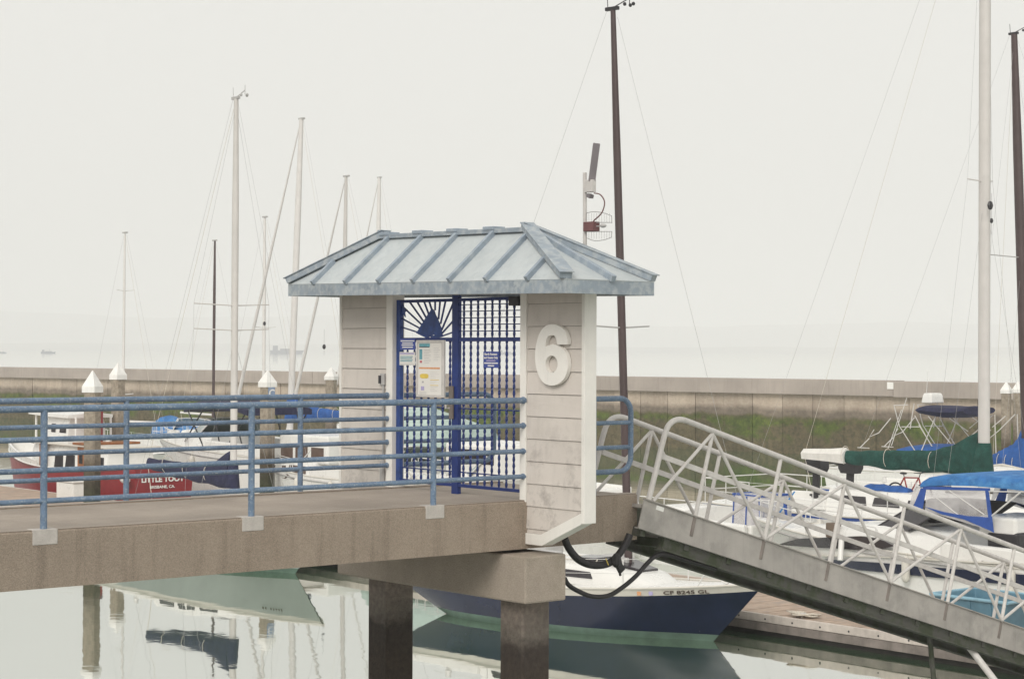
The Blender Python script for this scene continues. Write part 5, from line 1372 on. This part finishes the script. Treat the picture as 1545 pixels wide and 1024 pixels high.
for o in tg.children:
    if o.name not in TUG0: o.data.transform(Matrix.Translation((0, 0, -.36)))
    if o.name not in TUG0:
        for c_ in o.children: c_.data.transform(Matrix.Translation((0, 0, -.36)))
# name on the transom
xt = -5.45
for body, z, sz, wd_ in (('LITTLE TOOT', .93, .22, 1.46), ('BRISBANE, CA.', .70, .12, .86)):
    c0_ = K.pt(0, z/K.sheer(0), 0); text(body, sz, (c0_.x-.012, .06, z), (0, -1, 0), (0, 0, 1), M_white, tg, extrude=.003, bold=.008 if sz > .2 else .003, width=wd_)
m = MB(); m.ball((-5.2, 1.22, .95), .14, 8, 5, (2.0, .8, .8)); m.build('fender', M_white, tg, smooth=50)
m = MB(); m.tube([K.pt(.02, .9, .75), K.pt(.02, .3, .72)], .05, 8); m.build('blue_fender', M_bluepaint, tg, smooth=50)

# dock box by the tug
t = empty('dock_box', (13.75, 36.3, .37), 'white dock box standing on the dock beside the red tug', 'dock box')
pb = onZ(111, 752, .37)
t.location = (min(13.8, pb.x), pb.y, .37)
m = MB(); m.box(-.3, .3, -.55, .55, 0, .5); m.build('box_body', M_white, t, bevel=.03); m = MB(); m.box(-.34, .34, -.6, .6, .505, .58); m.build('lid', M_white, t, bevel=.03)

# 15. white cruiser with navy bimini, behind the navy sail cover
c4 = V((19.6, 38.6, 0))
b4, H4, z4 = cruiser('bimini_cruiser', 'white cruiser with raked windscreen and navy bimini behind the navy sail cover', c4, 1, 8.6, 2.8, (1.95, 1.7, 1.55), None, M_white, ports=False, sidew=False)
m = MB(); rg = []
for x, z in ((-3.3, 3.0), (-2.6, 3.12), (-1.2, 3.16), (.1, 3.12), (.6, 3.0)):
    rg.append([V((x, 1.2*math.cos(a_), z+.12*math.sin(a_))) for a_ in [math.pi*k/8 for k in range(9)]]+[V((x, -1.2, z-.16)), V((x, 1.2, z-.16))])
m.loft(rg); m.build('bimini', M_navycloth, b4, smooth=50)
m = MB()
for sd in (1, -1):
    for a_, b2 in (((-3.1, 2.9), (-1.8, 1.5)), ((-1.2, 3.0), (-1.8, 1.5)), ((.4, 2.9), (-.9, 1.5)), ((-.6, 3.0), (.5, 1.9)), ((-2.4, 3.0), (-3.2, 1.5))): m.tube([(a_[0], sd*1.15, a_[1]), (b2[0], sd*1.2, b2[1])], .025, 6)
m.build('bimini_frame', M_dark, b4)
# 16. cabin cruiser with brown windows beside the gatehouse
c5 = at(497, 512, 58); c5.z = 0
b5, H5b, z5b = cruiser('cabin_cruiser', 'white cabin cruiser with brown windows left of the gatehouse wall', c5, 1, 7.4, 2.6, (1.45, 1.2, 1.15), None, M_white, win=mat('brown_window', (.13, .09, .075), .2))
m = MB(); m.box(-1.4, 1.2, -1.0, 1.0, z5b+.3, z5b+1.15); m.build('wheelhouse', M_white, b5, bevel=.06)
for sd in (1, -1):
    for xa in (-1.2, -.35, .45): m = MB(); m.box(xa, xa+.65, sd*1.0-.006, sd*1.0+.012, z5b+.42, z5b+.80); m.build('window', mat('brown_window', (.13, .09, .075), .2), b5)
t = at(445, 512, 52.5)
bx = empty('dock_box', (13.2, 25.2, .37), 'large white dock box between the railings and the blue covered boat', 'dock box')
p = onZ(445, 745, .37); p2 = onX(445, 738, 13.3); bx.location = (13.3, p2.y, .37)
m = MB(); m.box(-.4, .4, -.75, .75, 0, .62); m.build('box_body', M_white, bx, bevel=.03); m = MB(); m.box(-.44, .44, -.8, .8, .625, .70); m.build('lid', M_white, bx, bevel=.03)
# 17. boats seen through the gate
c6 = at(628, 512, 56); c6.z = 0
b6, H6, z6 = cruiser('teal_cover_boat', 'motorboat under a pale teal cover seen through the left gate leaf', c6, 1, 7.0, 2.5, (1.3, 1.1, 1.1), None, M_white)
m = MB(); rg = []
for x, z, w in ((-2.6, 2.4, 1.1), (-2.4, 2.85, 1.2), (-.4, 3.25, 1.15), (.9, 3.15, 1.05), (1.5, 2.6, .9), (1.6, 2.35, .8)):
    rg.append([V((x, w*math.cos(a_), 2.2+(z-2.2)*math.sin(a_)**.8)) for a_ in [math.pi*k/8 for k in range(9)]])
m.loft(rg); m.build('boat_cover', M_tealcloth, b6, smooth=50)
for x in (-2.3, 1.4):
    for y in (-.75, .75): m = MB(); m.tube([(x, y, z6-.05), (x, y, 2.4)], .025, 6); m.build('cover_pole', M_steel, b6)
c7 = at(752, 512, 49); c7.z = 0
b7, H7, z7 = cruiser('gate_view_cruiser', 'white motorboat seen through the bars of the right gate panel', c7, 1, 7.6, 2.6, (1.6, 1.35, 1.3), None, M_white)
m = MB(); m.box(-1.2, 1.0, -.95, .95, z7+.3, z7+1.2); m.build('wheelhouse', M_white, b7, bevel=.08)
for sd in (1, -1): m = MB(); m.box(-1.0, .8, sd*.95-.006, sd*.95+.012, z7+.7, z7+1.05); m.build('window', M_glass, b7)
# blue tarp boat by the breakwater
c8 = at(283, 512, 90); c8.z = 0
b8, H8, z8 = cruiser('tarp_boat', 'low white boat under a bright blue tarp close to the breakwater', c8, 1, 4.6, 2.0, (.9, .7, .7), None, M_white, ports=False, sidew=False)
m = MB(); rg = []
for x, z in ((-2.0, .9), (-1.5, 1.3), (.4, 1.45), (1.6, 1.75), (2.0, 1.7)): rg.append([V((x, .8*math.cos(a_), .7+(z-.7)*math.sin(a_)**.8)) for a_ in [math.pi*k/8 for k in range(9)]])
m.loft(rg); m.build('boat_tarp', M_blue, b8, smooth=50)
# ships out in the bay
M_ship = mat('ship_grey', (.06, .075, .13), .8)
for px_, py_, w, D, lab in ((4, 525.5, 12, 1900, 'faint grey ship at the far left edge of the bay'), (73, 526.5, 22, 1850, 'faint grey barge with stacked load left of the thin mast'), (433, 532.5, 50, 2100, 'long faint grey ship behind the masts left of the gatehouse'), (765, 527, 24, 2300, 'faint grey ship seen above the breakwater through the gate')):
    p = at(px_, 512, D); t = empty('cargo_ship', (p.x, p.y, 0), lab, 'ship', 'ships out in the hazy bay', R(-40))
    k = D/2893; l = w*k
    m = MB(); m.loft([[V((x, -l*.09, z)), V((x+sx, 0, z)), V((x, l*.09, z))] for x, z, sx in ((-l/2, 0, 0), (-l/2, l*.06, 0))], cap=False)
    m = MB(); m.loft([[V((-l/2, -l*.08, z)), V((l*.35, -l*.08, z)), V((l*(.46+z/l*.6), 0, z)), V((l*.35, l*.08, z)), V((-l/2, l*.08, z))] for z in (-1, l*.07, l*.10)]); m.build('ship_hull', M_ship, t)
    m = MB(); m.box(-l*.42, -l*.28, -l*.06, l*.06, l*.1, l*.24); m.box(-l*.2, l*.25, -l*.05, l*.05, l*.1, l*.15); m.tube([(l*.1, 0, l*.1), (l*.1, 0, l*.3)], l*.012, 6); m.build('superstructure', M_ship, t)
